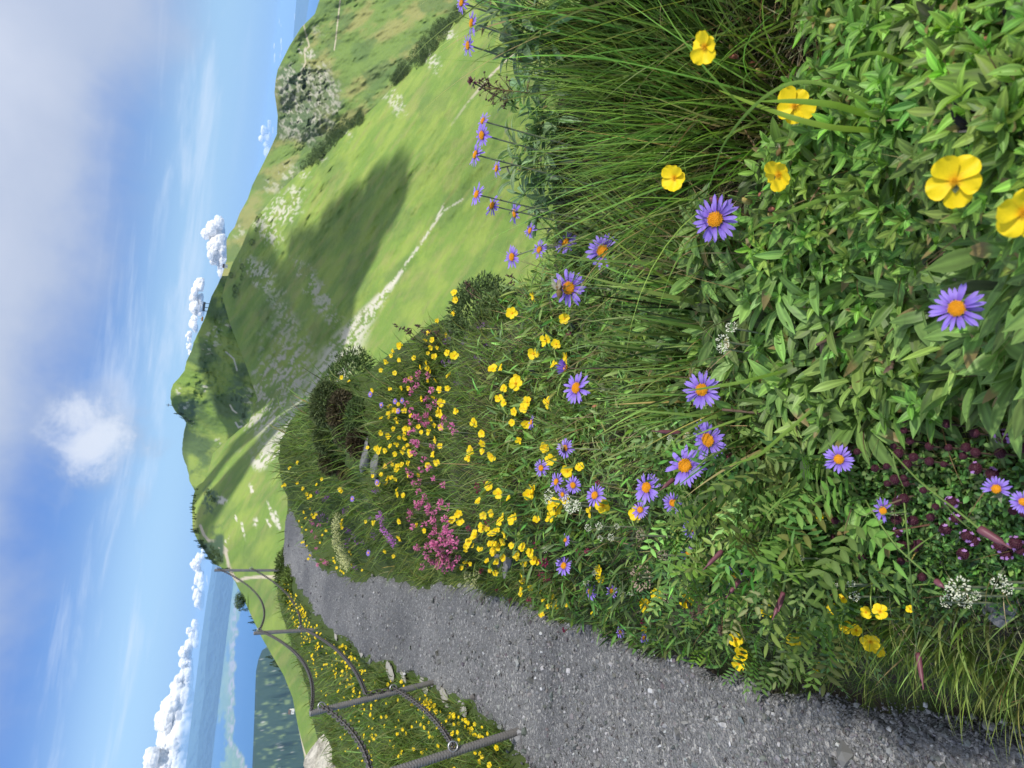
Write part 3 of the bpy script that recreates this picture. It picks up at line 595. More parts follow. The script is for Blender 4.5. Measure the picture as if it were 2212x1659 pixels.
def blades(mb, P, D, L, Wd, col, droop=.3, segs=5, bend=None):
    n = len(P); L = np.broadcast_to(L, n); Wd = np.broadcast_to(Wd, n); D = unit(D); dr = np.broadcast_to(droop, n)[:, None]
    rv = unit(RG.normal(size=(n, 3))); S = unit(np.cross(D, rv)); t = np.linspace(0, 1, segs+1); w = np.clip(1-t**1.8, .04, 1)
    B = unit(np.cross(D, S)) if bend is None else bend
    hd = unit(D*np.array([1, 1, .05])+1e-4)
    c = P[:, None]+D[:, None]*(L[:, None]*t)[..., None]+(hd[:, None]*.5-UP*.8)*(dr*L[:, None]*t**2.2)[..., None]
    hw = Wd[:, None]*w*.5; V = np.stack([c+S[:, None]*hw[..., None], c-S[:, None]*hw[..., None]], 2).reshape(-1, 3)
    m = (segs+1)*2; i = np.arange(segs)*2; f = np.stack([i, i+1, i+3, i+2], 1); Fc = (np.arange(n)[:, None, None]*m+f[None]).reshape(-1, 4)
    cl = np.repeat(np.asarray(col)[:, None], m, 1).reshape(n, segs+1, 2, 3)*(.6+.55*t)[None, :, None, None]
    mb.add(V, Fc, cl.reshape(-1, 3))
def cvar(base, n, v=.22, hv=.12):
    b = np.array(base)[None]*(1+v*RG.normal(size=(n, 1))); return np.clip(b*(1+hv*RG.normal(size=(n, 3))), .004, 1)
SOIL = [(1650, 120, 90, 130), (1730, 140, 60, 100), (1560, 330, 50, 60), (1620, 320, 60, 60), (1385, 470, 36, 50), (1440, 500, 30, 36), (1700, 330, 40, 26), (1545, 420, 34, 40)]
def inz(x, y, x0, x1, y0, y1, s=40):
    j = RG.normal(size=(2, len(x)))*s; return (x+j[0] > x0) & (x+j[0] < x1) & (y+j[1] > y0) & (y+j[1] < y1)
def soilp(x, y):
    s = np.zeros(len(x))
    for a, b, c, d in SOIL: s = np.maximum(s, sst(1.25, .7, np.hypot((x-a)/c, (y-b)/d)))
    return s
def scatter(n, x0=-250, x1=2500, y0=-350, y1=1950, h=0.):
    x = RG.uniform(x0, x1, n); y = RG.uniform(y0, y1, n); P, ok = cast(x, y, h)
    pmk = pmask(P[:, 0], P[:, 1]); lim = RG.uniform(.05, .5, n)
    k = ok & (pmk < lim); return x[k], y[k], P[k]
def stuff(name, mb, m, label=None): o = link(name, mb.mesh(name, m)); o['kind'] = 'stuff'; return o
def sph(n): return unit(RG.normal(size=(n, 3)))
# 1. short turf everywhere
x, y, P = scatter(52000, 560, 2450)
k = RG.random(len(x)) > soilp(x, y)*.96; x, y, P = x[k], y[k], P[k]; r = np.linalg.norm(P, axis=1); n = len(x); N = gnorm(P)
D = unit(N*.5+UP*.7+sph(n)*.62); L = np.clip(r*.028, .014, .15)*RG.uniform(.5, 1.4, n); Wd = np.clip(r*.0015, .0012, .012)*RG.uniform(.6, 1.3, n)
pt_ = fbm(P[:, 0]*3, P[:, 1]*3, 61); pal = np.array([(.075, .13, .035), (.12, .18, .045), (.16, .20, .05), (.065, .11, .04), (.21, .22, .08)])
ci = np.clip((pt_*1.5-.3+RG.normal(size=n)*.25)*5, 0, 4).astype(int); col = pal[ci]*(1+.2*RG.normal(size=(n, 1))).clip(.3, 2)
far_ = sst(3.0, 6.0, r)[:, None]; col = col*(1-far_)+cvar((.13, .18, .05), n, .3)*far_
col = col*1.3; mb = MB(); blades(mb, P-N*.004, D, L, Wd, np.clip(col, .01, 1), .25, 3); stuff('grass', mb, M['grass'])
x, y, P = scatter(22000, 700, 2700, -1500, -250); n = len(x); r = np.linalg.norm(P, axis=1); N = gnorm(P)
mb = MB(); blades(mb, P-N*.004, unit(N*.5+UP*.7+sph(n)*.6), np.clip(r*.05, .03, .12)*RG.uniform(.5, 1.4, n), np.clip(r*.003, .002, .012), cvar((.14, .21, .05), n, .4), .3, 3); stuff('grass', mb, M['grass'])
# 2. bank grass, taller, in drifts
x, y, P = scatter(24000, 590, 1250); r = np.linalg.norm(P, axis=1); dn = fbm(P[:, 0]*1.7, P[:, 1]*1.7, 66); k = RG.random(len(x)) < sst(.35, .6, dn)*.9+.1; x, y, P, r = x[k], y[k], P[k], r[k]; n = len(x)
D = unit(UP+sph(n)*.42); L = RG.uniform(.05, .13, n)*np.clip(r/2.2, .5, 1.15); Wd = np.clip(r*.0011, .0016, .006)
mb = MB(); blades(mb, P, D, L, Wd, cvar((.20, .28, .07), n, .40), .5, 4); 
x, y, P = scatter(9000, 560, 1250, 1230, 1900); r = np.linalg.norm(P, axis=1); n = len(x)
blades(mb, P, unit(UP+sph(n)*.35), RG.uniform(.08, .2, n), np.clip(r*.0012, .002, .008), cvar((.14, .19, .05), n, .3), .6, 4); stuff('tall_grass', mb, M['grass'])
# 3. narrow mixed herb leaves of the middle bank
x, y, P = scatter(30000, 1040, 1720, 380, 1500)
k = (RG.random(len(x)) > soilp(x, y)) & (inz(x, y, 1120, 1520, 500, 1480, 50) | (inz(x, y, 1480, 1800, 920, 1420, 40) & (RG.random(len(x)) < .35))) & (RG.random(len(x)) < .5)
x, y, P = x[k], y[k], P[k]; n = len(x); r = np.linalg.norm(P, axis=1); N = gnorm(P)
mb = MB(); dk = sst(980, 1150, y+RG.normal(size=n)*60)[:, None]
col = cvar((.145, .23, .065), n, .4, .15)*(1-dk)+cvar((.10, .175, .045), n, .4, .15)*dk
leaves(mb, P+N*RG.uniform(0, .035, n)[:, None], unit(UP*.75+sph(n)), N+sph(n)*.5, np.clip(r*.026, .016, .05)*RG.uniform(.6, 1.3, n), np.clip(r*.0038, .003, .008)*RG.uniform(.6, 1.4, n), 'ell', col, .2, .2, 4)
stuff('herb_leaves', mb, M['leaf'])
# 4. rock-rose sprigs: tiers of paired elliptic leaves
def sprigs(mb, P, N, col, Ls, ws, tiers=2, per=4):
    n = len(P)
    A = unit(np.cross(N, sph(n))); B = np.cross(N, A); ph = RG.uniform(0, 6.3, n)
    for t in range(tiers):
        z = N*((-.012*t)+.002)
        for k in range(per):
            a = ph+k*2*math.pi/per+t*math.pi/per+RG.normal(size=n)*.18; R_ = A*np.cos(a)[:, None]+B*np.sin(a)[:, None]
            el = np.clip(.75-.45*t+RG.normal(size=n)*.2, -.2, 1.3)
            D = R_*np.cos(el)[:, None]+N*np.sin(el)[:, None]; NN = N*np.cos(el)[:, None]-R_*np.sin(el)[:, None]
            s = (.62+.42*t)*RG.uniform(.75, 1.25, n)
            leaves(mb, P+z, D, NN, Ls*s, ws*s, 'ell', col*RG.uniform(.8, 1.2, (n, 1))*(1.12-.22*t), .18, .24, 6, 1.5)
x, y, P = scatter(5200, 1480, 2500, -350, 1000); zb = np.interp(x, [1500, 1700, 1900, 2212], [330, 520, 640, 560])
k = (RG.random(len(x)) > soilp(x, y)*1.0) & (y+RG.normal(size=len(x))*60 < zb) & (x+RG.normal(size=len(x))*30 > np.interp(y, [-100, 100, 300, 420, 560], [1800, 1800, 1790, 1690, 1560])); 
k |= inz(x, y, 1560, 2100, 560, 900, 40) & (RG.random(len(x)) < .20)
x, y, P = x[k], y[k], P[k]; n = len(x); k = RG.random(n) < .50; x, y, P = x[k], y[k], P[k]; n = len(x); N = unit(gnorm(P)+UP*.5+sph(n)*.45-unit(P)*.35)
mb = MB(); sprigs(mb, P+UP*RG.uniform(.005, .045, n)[:, None], N, cvar((.135, .24, .045), n, .32, .10), .0235, .0070, 3, 4)
stuff('rock_rose_leaves', mb, M['leaf'])
# 5. aster rosettes of long spatulate leaves
def rosette(mb, P, N, col, Ls, ws, per, el0=.75):
    n = len(P); A = unit(np.cross(N, sph(n))); B = np.cross(N, A)
    for k in range(per):
        a = k*2.4+RG.normal(size=n)*.3; R_ = A*np.cos(a)[:, None]+B*np.sin(a)[:, None]; el = np.clip(el0-.05*k+RG.normal(size=n)*.25, -.15, 1.35)
        D = R_*np.cos(el)[:, None]+N*np.sin(el)[:, None]; NN = N*np.cos(el)[:, None]-R_*np.sin(el)[:, None]; s = RG.uniform(.6, 1.2, n)
        leaves(mb, P, D, NN, Ls*s, ws*s*RG.uniform(.7, 1.1, n), 'spat', col*RG.uniform(.75, 1.25, (n, 1)), .25, .2, 9, 1.4, .03)
x, y, P = scatter(2600, 1180, 2500, 420, 1300)
k = inz(x, y, 1500, 2600, 560, 1010, 35) & (y < np.interp(x, [1500, 1740, 1960, 2212], [1020, 990, 860, 830])) & (RG.random(len(x)) < .36) | inz(x, y, 1330, 1540, 480, 900, 30) & (RG.random(len(x)) < .25) | inz(x, y, 1780, 2300, 1000, 1160, 30) & (RG.random(len(x)) < .02)
k &= RG.random(len(x)) > soilp(x, y)
x, y, P = x[k], y[k], P[k]; n = len(x); N = unit(gnorm(P)+UP+sph(n)*.35-unit(P)*.5)
mb = MB(); rosette(mb, P+UP*RG.uniform(-.005, .02, n)[:, None], N, cvar((.145, .235, .062), n, .30, .05), .050, .0098, 10)
# the drooping bunches along the right-hand crest
for cy in range(-40, 480, 8):
    P, ok = cast(np.array([1212+rnd.uniform(-28, 40)]), np.array([cy+rnd.uniform(-8, 8)]))
    if ok[0]: rosette(mb, P+UP*rnd.uniform(.02, .065), unit(UP[None]+sph(1)*.3), cvar((.15, .23, .12), 1, .2, .05), .040, .0085, 10, .8)
stuff('aster_leaves', mb, M['leaf'])
# 6. thyme mat
x, y, P = scatter(26000, 1680, 2500, 900, 1420); k = inz(x, y, 1790, 2600, 985, 1275, 30); x, y, P = x[k], y[k], P[k]; n = len(x); N = gnorm(P)
mb = MB(); leaves(mb, P+N*RG.uniform(0, .018, n)[:, None], unit(N*.5+sph(n)), N+sph(n)*.4, RG.uniform(.004, .0085, n), RG.uniform(.0026, .0042, n), 'ov', cvar((.10, .19, .05), n, .4, .12), .1, .15, 3)
stuff('thyme_leaves', mb, M['leaf'])
# 7. pinnate vetch leaves
x, y, P = scatter(1250, 1440, 2200, 900, 1480); k = inz(x, y, 1500, 1860, 960, 1420, 30) | (inz(x, y, 1150, 1500, 1050, 1400, 30) & (RG.random(len(x)) < .5)); x, y, P = x[k], y[k], P[k]; n = len(x); N = gnorm(P)
mb = MB(); Dm = unit(UP*.45+sph(n)+N*.3); Sx = unit(np.cross(Dm, N+sph(n)*.3)); Nm = np.cross(Sx, Dm); LL = RG.uniform(.04, .075, n); base = P+N*RG.uniform(.0, .03, n)[:, None]; col = cvar((.12, .20, .052), n, .35, .12)
for j in range(5):
    t = .22+.165*j; c = base+Dm*(LL*t)[:, None]
    for s in (-1, 1): leaves(mb, c, Sx*s+Dm*.55, Nm, LL*.28, LL*.098, 'ell', col*RG.uniform(.85, 1.15, (n, 1)), .05, .12, 3)
leaves(mb, base+Dm*(LL*1.05)[:, None], Dm, Nm, LL*.26, LL*.075, 'ell', col, .05, .12, 3)
stuff('vetch_leaves', mb, M['leaf'])
# 8. dry straw on the bare soil and under the mat
x, y, P = scatter(6000, 1350, 1820, -200, 560); k = RG.random(len(x)) < .12+.8*soilp(x, y)*(RG.random(len(x)) < .6); x, y, P = x[k], y[k], P[k]; n = len(x)
mb = MB(); blades(mb, P+UP*.003, unit(sph(n)*np.array([1, 1, .35])+UP*.12), RG.uniform(.015, .06, n), RG.uniform(.0006, .0013, n), cvar((.36, .30, .19), n, .3), .35, 5)
x, y, P = scatter(500, 1700, 2212, 1180, 1420); n = len(x); blades(mb, P+UP*.006, unit(sph(n)*np.array([1, 1, .4])+UP*.15), RG.uniform(.015, .05, n), .0009, cvar((.34, .30, .2), n, .3), .35, 5)
x, y, P = scatter(420, 1500, 2400, -200, 1350); n = len(x); blades(mb, P+UP*.004, unit(sph(n)*np.array([1, 1, .5])+UP*.7), RG.uniform(.03, .075, n), RG.uniform(.0012, .002, n), cvar((.17, .11, .06), n, .35), .25, 6)
x, y, P = scatter(900, 1050, 1700, 450, 1400); n = len(x); blades(mb, P, unit(sph(n)*.5+UP), RG.uniform(.05, .13, n), RG.uniform(.0008, .0015, n), cvar((.30, .22, .12), n, .4), .3, 6)
stuff('dry_straw', mb, M['grass'])
# 9. grass tussocks (each a plant of its own)
def tuft(x, y, nb, L0, lean, spread, col, wd, label, dr=.3, r=.02):
    P, ok = cast([x], [y]); 
    if not ok[0]: return
    c = P[0]; n = int(nb*.52); B = np.concatenate([RG.normal(size=(n, 2))*r, np.zeros((n, 1))], 1); B[:, 2] = gz(c[0]+B[:, 0], c[1]+B[:, 1])-c[2]-.003
    D = unit(UP+np.asarray(lean)[None]+sph(n)*spread*RG.random((n, 1))**.6+B/ r*.12); D[:, 2] = abs(D[:, 2])
    mb = MB(); cc_ = cvar(col, n, .42, .1); dry = RG.random(n) < .06; cc_[dry] = cvar((.34, .27, .12), dry.sum(), .2)
    blades(mb, B, D, L0*RG.uniform(.45, 1.08, n), wd*RG.uniform(.6, 1.6, n), cc_, dr*RG.uniform(.3, 1.6, n), 8)
    o = link('grass_tussock', mb.mesh('grass_tussock', M['grass']), None, c); tag(o, label, 'grass tuft', 'grass tussocks on the bank')
TG = (.175, .30, .06); TB = (.155, .235, .06)
gt = lambda *a, **k: tuft(*a, **k)
gt(1600, 275, 420, .26, (-.05, .1, 0), .42, TG, .0019, 'big bright green grass tussock right of centre beside the bare soil', r=.035)
gt(1560, 190, 260, .25, (.0, .1, 0), .40, TG, .0019, 'tall grass tussock between the big tussock and the upper yellow flower', r=.035)
gt(1500, 90, 300, .22, (.05, .1, 0), .42, (.18, .265, .06), .0018, 'grass tussock left of the topmost large yellow flower', r=.035)
gt(1500, -40, 260, .24, (-.15, .1, 0), .42, (.18, .265, .06), .0018, 'grass tussock cut by the top edge of the photo', r=.035)
gt(1600, -60, 120, .11, (-.1, .0, 0), .7, TG, .0014, 'low wiry grass tussock on the soil near the top edge', r=.03)
gt(1440, 400, 340, .17, (-.1, .1, 0), .55, (.20, .29, .07), .0015, 'wispy yellow green tussock behind the small yellow flower', r=.04)
gt(1400, 300, 260, .15, (0, .1, 0), .5, (.19, .285, .07), .0015, 'fine grass tussock under the row of violet asters', r=.04)
gt(1350, 180, 240, .14, (0, .1, 0), .5, (.15, .215, .05), .0016, 'fine grass tussock behind the right hand crest leaves', r=.04)
gt(1330, 60, 220, .13, (0, .1, 0), .5, (.15, .215, .05), .0016, 'fine grass tussock under the two highest asters', r=.04)
gt(1330, 470, 240, .12, (-.1, .1, 0), .55, (.17, .22, .06), .0015, 'grass tussock leaning over the dark soil hollow', r=.03)
gt(1530, 600, 90, .19, (.1, .25, 0), .30, TB, .0035, 'broad bladed grass clump pointing at the bee flower', .25, .02)
gt(1560, 700, 80, .20, (.05, .25, 0), .32, TB, .0035, 'broad bladed grass clump between rosettes below the bee flower', .25, .02)
gt(1520, 800, 80, .19, (-.1, .2, 0), .35, TB, .0032, 'broad bladed grass clump beside the tall brown stemmed aster', .25, .02)
gt(1480, 880, 80, .17, (-.1, .2, 0), .4, TB, .003, 'broad bladed grass clump above the pair of large asters', .25, .02)
gt(1400, 760, 120, .15, (-.1, .1, 0), .5, TB, .0024, 'mid green grass clump in the middle of the bank', .35, .03)
gt(1300, 640, 160, .13, (0, .1, 0), .45, TB, .002, 'green grass clump behind the bee flower', .3, .03)
gt(1290, 860, 160, .13, (-.1, .1, 0), .5, TB, .002, 'green grass clump near the two crowded asters', .3, .03)
gt(1240, 940, 160, .14, (-.1, .1, 0), .5, (.15, .205, .06), .002, 'grass clump above the aster carrying a bee', .3, .03)
gt(1640, 900, 60, .15, (-.3, .1, 0), .35, TB, .003, 'long bladed clump crossing the grey green rosettes', .3, .02)
gt(2050, 1395, 260, .085, (-.55, -.1, 0), .55, (.19, .25, .06), .0026, 'yellow green tussock hanging over the path at the lower right', .55, .035)
gt(1950, 1370, 200, .08, (-.5, -.1, 0), .55, (.18, .24, .06), .0024, 'yellow green tussock beside the white bedstraw', .55, .03)
gt(2150, 1440, 220, .085, (-.5, -.1, 0), .6, (.19, .25, .06), .0026, 'yellow green tussock at the lower right corner of the bank', .55, .035)
gt(2120, 1390, 200, .08, (-.4, -.1, 0), .6, (.17, .24, .06), .0024, 'green tussock under the weathered stone', .5, .04)
gt(2190, 1330, 160, .07, (-.3, -.1, 0), .7, (.14, .21, .06), .0024, 'small tussock beside the weathered stone at the right edge', .5, .04)
gt(1860, 1350, 140, .09, (-.4, -.1, 0), .55, (.18, .24, .06), .0022, 'small tussock beside the clustered yellow flowers', .5, .03)
gt(1100, 1000, 260, .13, (-.1, .1, 0), .5, (.12, .19, .05), .003, 'feathery grass clump on the mid bank above the pink flowers', .35, .06)
gt(960, 1080, 260, .14, (-.1, .1, 0), .5, (.12, .19, .05), .003, 'feathery grass clump among the pink flowers', .35, .07)
gt(860, 900, 260, .18, (.0, .1, 0), .5, (.15, .20, .06), .004, 'pale grass hump beside the brown hollow', .35, .08)
gt(700, 930, 300, .22, (.0, .1, 0), .5, (.14, .19, .06), .005, 'grass hump at the skyline of the far bank', .35, .16)
gt(660, 985, 300, .22, (.0, .1, 0), .5, (.14, .19, .06), .005, 'last grass hump of the bank before the path turns', .35, .16)
# arching single blades over the yellow flowers
ARCH = empty('arching_grass', tuple(ray(1985, 270)*.52), 'bright arching blades of grass lying across the upper yellow flower', 'grass')
def arch(pts, w, col, label):
    """a long blade through picture directions at given distances, rooted in the mat"""
    K = np.array([ray(a, b)*r for a, b, r in pts]); t = np.linspace(0, 1, 26); q = np.linspace(0, 1, len(K)); 
    C_ = np.stack([np.interp(t, q, K[:, i]) for i in range(3)], 1)
    for _ in range(3): C_[1:-1] = (C_[:-2]+2*C_[1:-1]+C_[2:])/4
    mb = MB(); wd = w*np.clip(1.15-t**3, .15, 1)
    S = unit(np.cross(np.gradient(C_, axis=0), unit(-C_))); V = np.stack([C_+S*wd[:, None]/2, C_+unit(-C_)*wd[:, None]*.12, C_-S*wd[:, None]/2], 1)-C_[0]
    i = np.arange(25)*3; f = np.concatenate([np.stack([i, i+1, i+4, i+3], 1), np.stack([i+1, i+2, i+5, i+4], 1)]); mb.add(V.reshape(-1, 3), f, col)
    o = link('blade', mb.mesh('blade', M['grass']), ARCH, C_[0]-np.array(ARCH.location)); o['label'] = label
arch([(1975, 258, .52), (1890, 228, .50), (1790, 180, .49), (1710, 172, .49), (1640, 215, .50), (1590, 270, .52), (1553, 325, .54), (1535, 400, .56)], .0022, (.17, .27, .05), 'long round stem arching over the yellow flower to the dark bud')
arch([(1960, 262, .52), (1880, 250, .50), (1800, 225, .49), (1720, 218, .49), (1640, 219, .50)], .0040, (.16, .27, .03), 'broad bright blade lying across the upper yellow flower')
arch([(1990, 295, .52), (1900, 282, .50), (1800, 277, .49), (1720, 258, .49), (1620, 222, .51), (1553, 195, .53)], .0034, (.17, .26, .03), 'long bright blade below the upper yellow flower')
arch([(2020, 160, .52), (1970, 145, .50), (1900, 112, .49), (1850, 120, .49), (1790, 150, .52)], .0022, (.14, .24, .03), 'thin arching blade above the yellow flower')
arch([(1935, 362, .52), (1880, 345, .52), (1830, 338, .54)], .002, (.13, .22, .03), 'short curved blade beside the folded yellow petals')
arch([(1865, 413, .54), (1780, 428, .54), (1700, 460, .55), (1640, 485, .56), (1600, 520, .58)], .003, (.13, .22, .03), 'blade reaching from the rosettes toward the large aster')
arch([(1910, 450, .54), (1850, 465, .55), (1770, 500, .57)], .0026, (.15, .25, .04), 'pale short blade left of the largest yellow flower')
arch([(1760, 880, .66), (1690, 940, .66), (1640, 985, .67), (1560, 1010, .70)], .003, (.16, .26, .04), 'bright blade crossing the grey green leaves')
arch([(1700, 800, .68), (1600, 826, .66), (1540, 836, .68), (1480, 845, .7)], .003, (.15, .25, .04), 'bright blade beside the front centre aster')
# ---------------------------------------------------------------- flowers
def petmat(name, c0, c1, r0, r1, tr=.35, rough=.5):
    m, g = mat(name); tco = g.n('ShaderNodeTexCoord').outputs['Object']; rad = g.vm('LENGTH', tco)
    nz = g.noise(tco, 9, 4, .6); cl = g.mix(g.ss(rad, r0, r1), c0, c1); cl = g.mix(1., cl, g.mix(nz, (.82, .82, .85), (1.12, 1.12, 1.1)), 'MULTIPLY')
    p = g.n('ShaderNodeBsdfPrincipled', _Base_Color=cl, _Roughness=rough); p.inputs['Specular IOR Level'].default_value = .25
    t = g.n('ShaderNodeBsdfTranslucent', _Color=cl); x = g.n('ShaderNodeMixShader', _0=tr, _1=p.outputs[0], _2=t.outputs[0]); g.n('ShaderNodeOutputMaterial', _Surface=x.outputs[0]); return m
M['violet'] = petmat('aster_petal', (.19, .08, .54), (.38, .26, .86), .2, .75)
M['violet_dark'] = petmat('aster_petal_dark', (.12, .04, .34), (.20, .11, .62), .2, .8)
M['yellow'] = petmat('rock_rose_petal', (.86, .50, .01), (.93, .70, .012), .05, .45, .3)
M['disc'] = plain('aster_disc', (.86, .36, .012), .6, .3, .1, 0, 200, 0, .35, 14)
M['stamen'] = plain('stamens', (.80, .42, .01), .6, .3, .1)
M['stem'] = plain('hairy_stem', (.20, .23, .14), .7, .2, .1, 0, 200, 0, .3, 120)
M['stem_brown'] = plain('brown_stem', (.13, .09, .065), .7, .2, .1, 0, 200, 0, .3, 120)
M['stem_green'] = plain('green_stem', (.16, .25, .06), .6, .3, .15, 0, 200, 0, .25, 100)
M['calyx'] = plain('calyx', (.10, .13, .06), .7, .2, .15, 0, 200, 0, .35, 9)
M['pink'] = plain('pink_floret', (.72, .20, .42), .5, .3, .3, 0, 200, 0, .45, 5)
M['crimson'] = plain('crimson_floret', (.26, .018, .085), .5, .3, .3, 0, 200, 0, .4, 5)
M['purple'] = plain('purple_floret', (.24, .08, .34), .5, .3, .3, 0, 200, 0, .4, 5)
M['orchid'] = plain('orchid_floret', (.62, .22, .66), .5, .3, .35, 0, 200, 0, .3, 5)
M['thyme'] = plain('thyme_head', (.055, .012, .024), .6, .3, .05, 0, 200, 0, .5, 5)
M['lilac'] = plain('lilac_floret', (.50, .26, .62), .5, .3, .3, 0, 200, 0, .25, 5)
M['white'] = plain('white_floret', (.74, .76, .62), .6, .3, .3, 0, 200, 0, .15, 5)
M['cream'] = plain('cream_floret', (.62, .64, .32), .6, .3, .3, 0, 200, 0, .25, 5)
M['bud'] = plain('rock_rose_bud', (.42, .34, .10), .5, .3, .2, 0, 200, 0, .5, 3)
M['budpink'] = plain('rock_rose_bud_pink', (.45, .17, .11), .5, .3, .2, 0, 200, 0, .4, 3)
M['pinkbud'] = plain('carnation_bud', (.16, .055, .075), .45, .4, .1, 0, 200, 0, .4, 4)
M['umbel'] = plain('umbel', (.34, .26, .20), .6, .3, .2, 0, 200, 0, .4, 6)
def strap(prof, L0, L1, w, segs, cup, cr=0., nx=2, seed=0, end=.35):
    """a petal in unit space, running along +X"""
    q = np.random.default_rng(seed); t = np.linspace(0, 1, segs+1); u = np.linspace(-1, 1, nx*2+1)
    wv = prof(t)*w/2; ph = q.uniform(0, 6, 4)
    X = L0+(L1-L0)*t[:, None]*np.ones_like(u)[None]; X = X-(L1-L0)*end*.12*(u[None]**2)*(t[:, None]**4); Y = wv[:, None]*u[None]
    Z = cup*t[:, None]**2*(L1-L0)+cr*(np.sin(u[None]*4+ph[0]+t[:, None]*3)*.6+np.sin(u[None]*9+ph[1])*.3*t[:, None])*t[:, None]*(L1-L0)+.10*w*(u[None]**2)*np.sin(t[:, None]*3)
    return np.stack([X, Y, Z], -1).reshape(-1, 3), grid_faces(segs+1, nx*2+1)
astp = lambda t: np.clip(.55+.5*np.sin(t*2.3), 0, 1)*np.sqrt(np.clip(1-t**7, .02, 1))
yelp = lambda t: np.clip(.18+.95*np.sin(np.clip(t*1.15, 0, 1.0)*math.pi/2)**1.2, 0, 1)*np.sqrt(np.clip(1-t**8, .25, 1))
def rotz(V, a): c, s = math.cos(a), math.sin(a); return V@np.array([[c, s, 0], [-s, c, 0], [0, 0, 1]])
def roty(V, a): c, s = math.cos(a), math.sin(a); return V@np.array([[c, 0, -s], [0, 1, 0], [s, 0, c]])
def mk(name, V, Fc, m): return mesh_np(name, V, Fc, m)
AP = [mk('ray_petal', *strap(astp, .24, 1., .17, 7, c, .02, 1, k), M['violet']) for k, c in enumerate((.02, -.08, .10, -.2))]
APd = [mk('ray_petal', *strap(astp, .24, 1., .12, 7, c, .02, 1, k), M['violet_dark']) for k, c in enumerate((.35, .1, .5, .25))]
YP = [mk('petal', *strap(yelp, .04, 1., .98, 8, c, .10, 4, k+4), M['yellow']) for k, c in enumerate((.10, .02, .22, -.08))]
def bumps(n, R_, dome, s, seed, hgt=1.):
    mb = MB(); q = np.random.default_rng(seed); V0, F0 = icos(1)
    V, Fc = icos(2); mb.add(V*np.array([R_, R_, dome])*.95, Fc)
    for k in range(n):
        a = k*2.39996; r = math.sqrt((k+.5)/n); z = dome*math.sqrt(max(0, 1-r*r*.96)); w = s*q.uniform(.8, 1.25)
        mb.add(V0*np.array([w, w, w*hgt])+np.array([r*R_*math.cos(a), r*R_*math.sin(a), z]), F0)
    return mb
DISC = bumps(95, .33, .13, .028, 3, 1.5).mesh('disc', M['disc'])
mb = MB(); V, Fc = strap(lambda t: np.sin(np.pi*np.clip(t*.9+.1, 0, 1)), .05, .42, .12, 4, .35, 0, 1)
for k in range(18): mb.add(rotz(V, k*.35)+np.array([0, 0, -.10-.02*(k % 2)]), Fc)
V, Fc = icos(2); mb.add(V*np.array([.22, .22, .12])+np.array([0, 0, -.08]), Fc); CAL = mb.mesh('calyx', M['calyx'])
mb = MB(); q_ = np.random.default_rng(5); V0, F0 = icos(1)
for k in range(26):
    a = k*2.4; r = .17*math.sqrt(k/26); tube(mb, [[0, 0, .0], [r*.6*math.cos(a), r*.6*math.sin(a), .08], [r*math.cos(a), r*math.sin(a), .15+.05*q_.random()]], .008, 3)
    mb.add(V0*.024+np.array([r*math.cos(a), r*math.sin(a), .16+.04*q_.random()]), F0)
STM = mb.mesh('stamens', M['stamen'])
mb = MB(); V, Fc = strap(lambda t: np.sin(np.pi*np.clip(t*.9+.1, 0, 1)), .02, .5, .3, 4, .1, 0, 1)
for k in range(3): mb.add(rotz(V, k*2.09)+np.array([0, 0, -.06]), Fc)
SEP = mb.mesh('sepals', M['calyx'])
def small_yellow(seed):
    mb = MB(); q = np.random.default_rng(seed); mi = []
    for k in range(5):
        V, Fc = strap(yelp, .03, 1., .95, 4, q.uniform(-.1, .35), .10, 2, seed*7+k); V = roty(V, q.uniform(-.35, .1)); mb.add(rotz(V, k*1.2566+q.normal()*.1), Fc); mi += [0]*len(Fc)
    V, Fc = icos(1); mb.add(V*np.array([.15, .15, .1])+np.array([0, 0, .08]), Fc); mi += [1]*len(Fc)
    # faces are grouped by vertex count: quads first, then triangles
    return mesh_np('rock_rose_flower', np.concatenate(mb.V), [np.concatenate(f) for f in mb.F.values()], [M['yellow'], M['stamen']], None, True, np.array(mi))
SY = [small_yellow(k) for k in range(7)]
def small_aster(seed, dark=False):
    mb = MB(); q = np.random.default_rng(seed); mi = []
    for k in range(18):
        V, Fc = strap(astp, .24, 1., .2, 3, q.uniform(-.1, .2), 0, 1, k); mb.add(rotz(V*q.uniform(.85, 1.05), k*.349+q.normal()*.05), Fc); mi += [0]*len(Fc)
    V, Fc = icos(2); mb.add(V*np.array([.34, .34, .16])+np.array([0, 0, .03]), Fc); mi += [1]*len(Fc)
    return mesh_np('aster_flower', np.concatenate(mb.V), [np.concatenate(f) for f in mb.F.values()], [M['violet'], M['disc']], None, True, np.array(mi))
SA = [small_aster(k) for k in range(3)]
def basis(n, spin=0.):
    z = Vector(unit(n)); q = z.to_track_quat('Z', 'Y'); return (q @ Quaternion((0, 0, 1), spin)).to_matrix().to_4x4()
def stem(root, P0, P1, r0, r1, m, bow=(0, 0, 0), name='stem', leaves_=0):
    P0 = np.asarray(P0, float); P1 = np.asarray(P1, float); o = np.array(root.location) if root else P0
    mb = MB(); c = bez(P0, (P0+P1)/2+np.asarray(bow), P1, 12); tube(mb, c-o, np.linspace(r0, r1, 12), 6)
    if leaves_:
        k = np.linspace(2, 9, leaves_).astype(int); n = len(k); D = unit(np.gradient(c, axis=0)[k])
        A = unit(np.cross(D, sph(n))); b2 = MB(); leaves(b2, c[k]-o, unit(D*.8+A), D*.3+A*-.6, np.linspace(.022, .012, n), .0035, 'ell', np.ones((n, 3))*.4, .35, .2, 5, 1., .08)
        mb.add(b2.V[0], list(b2.F.values())[0][0])
    return link(name, mb.mesh(name, m), root)
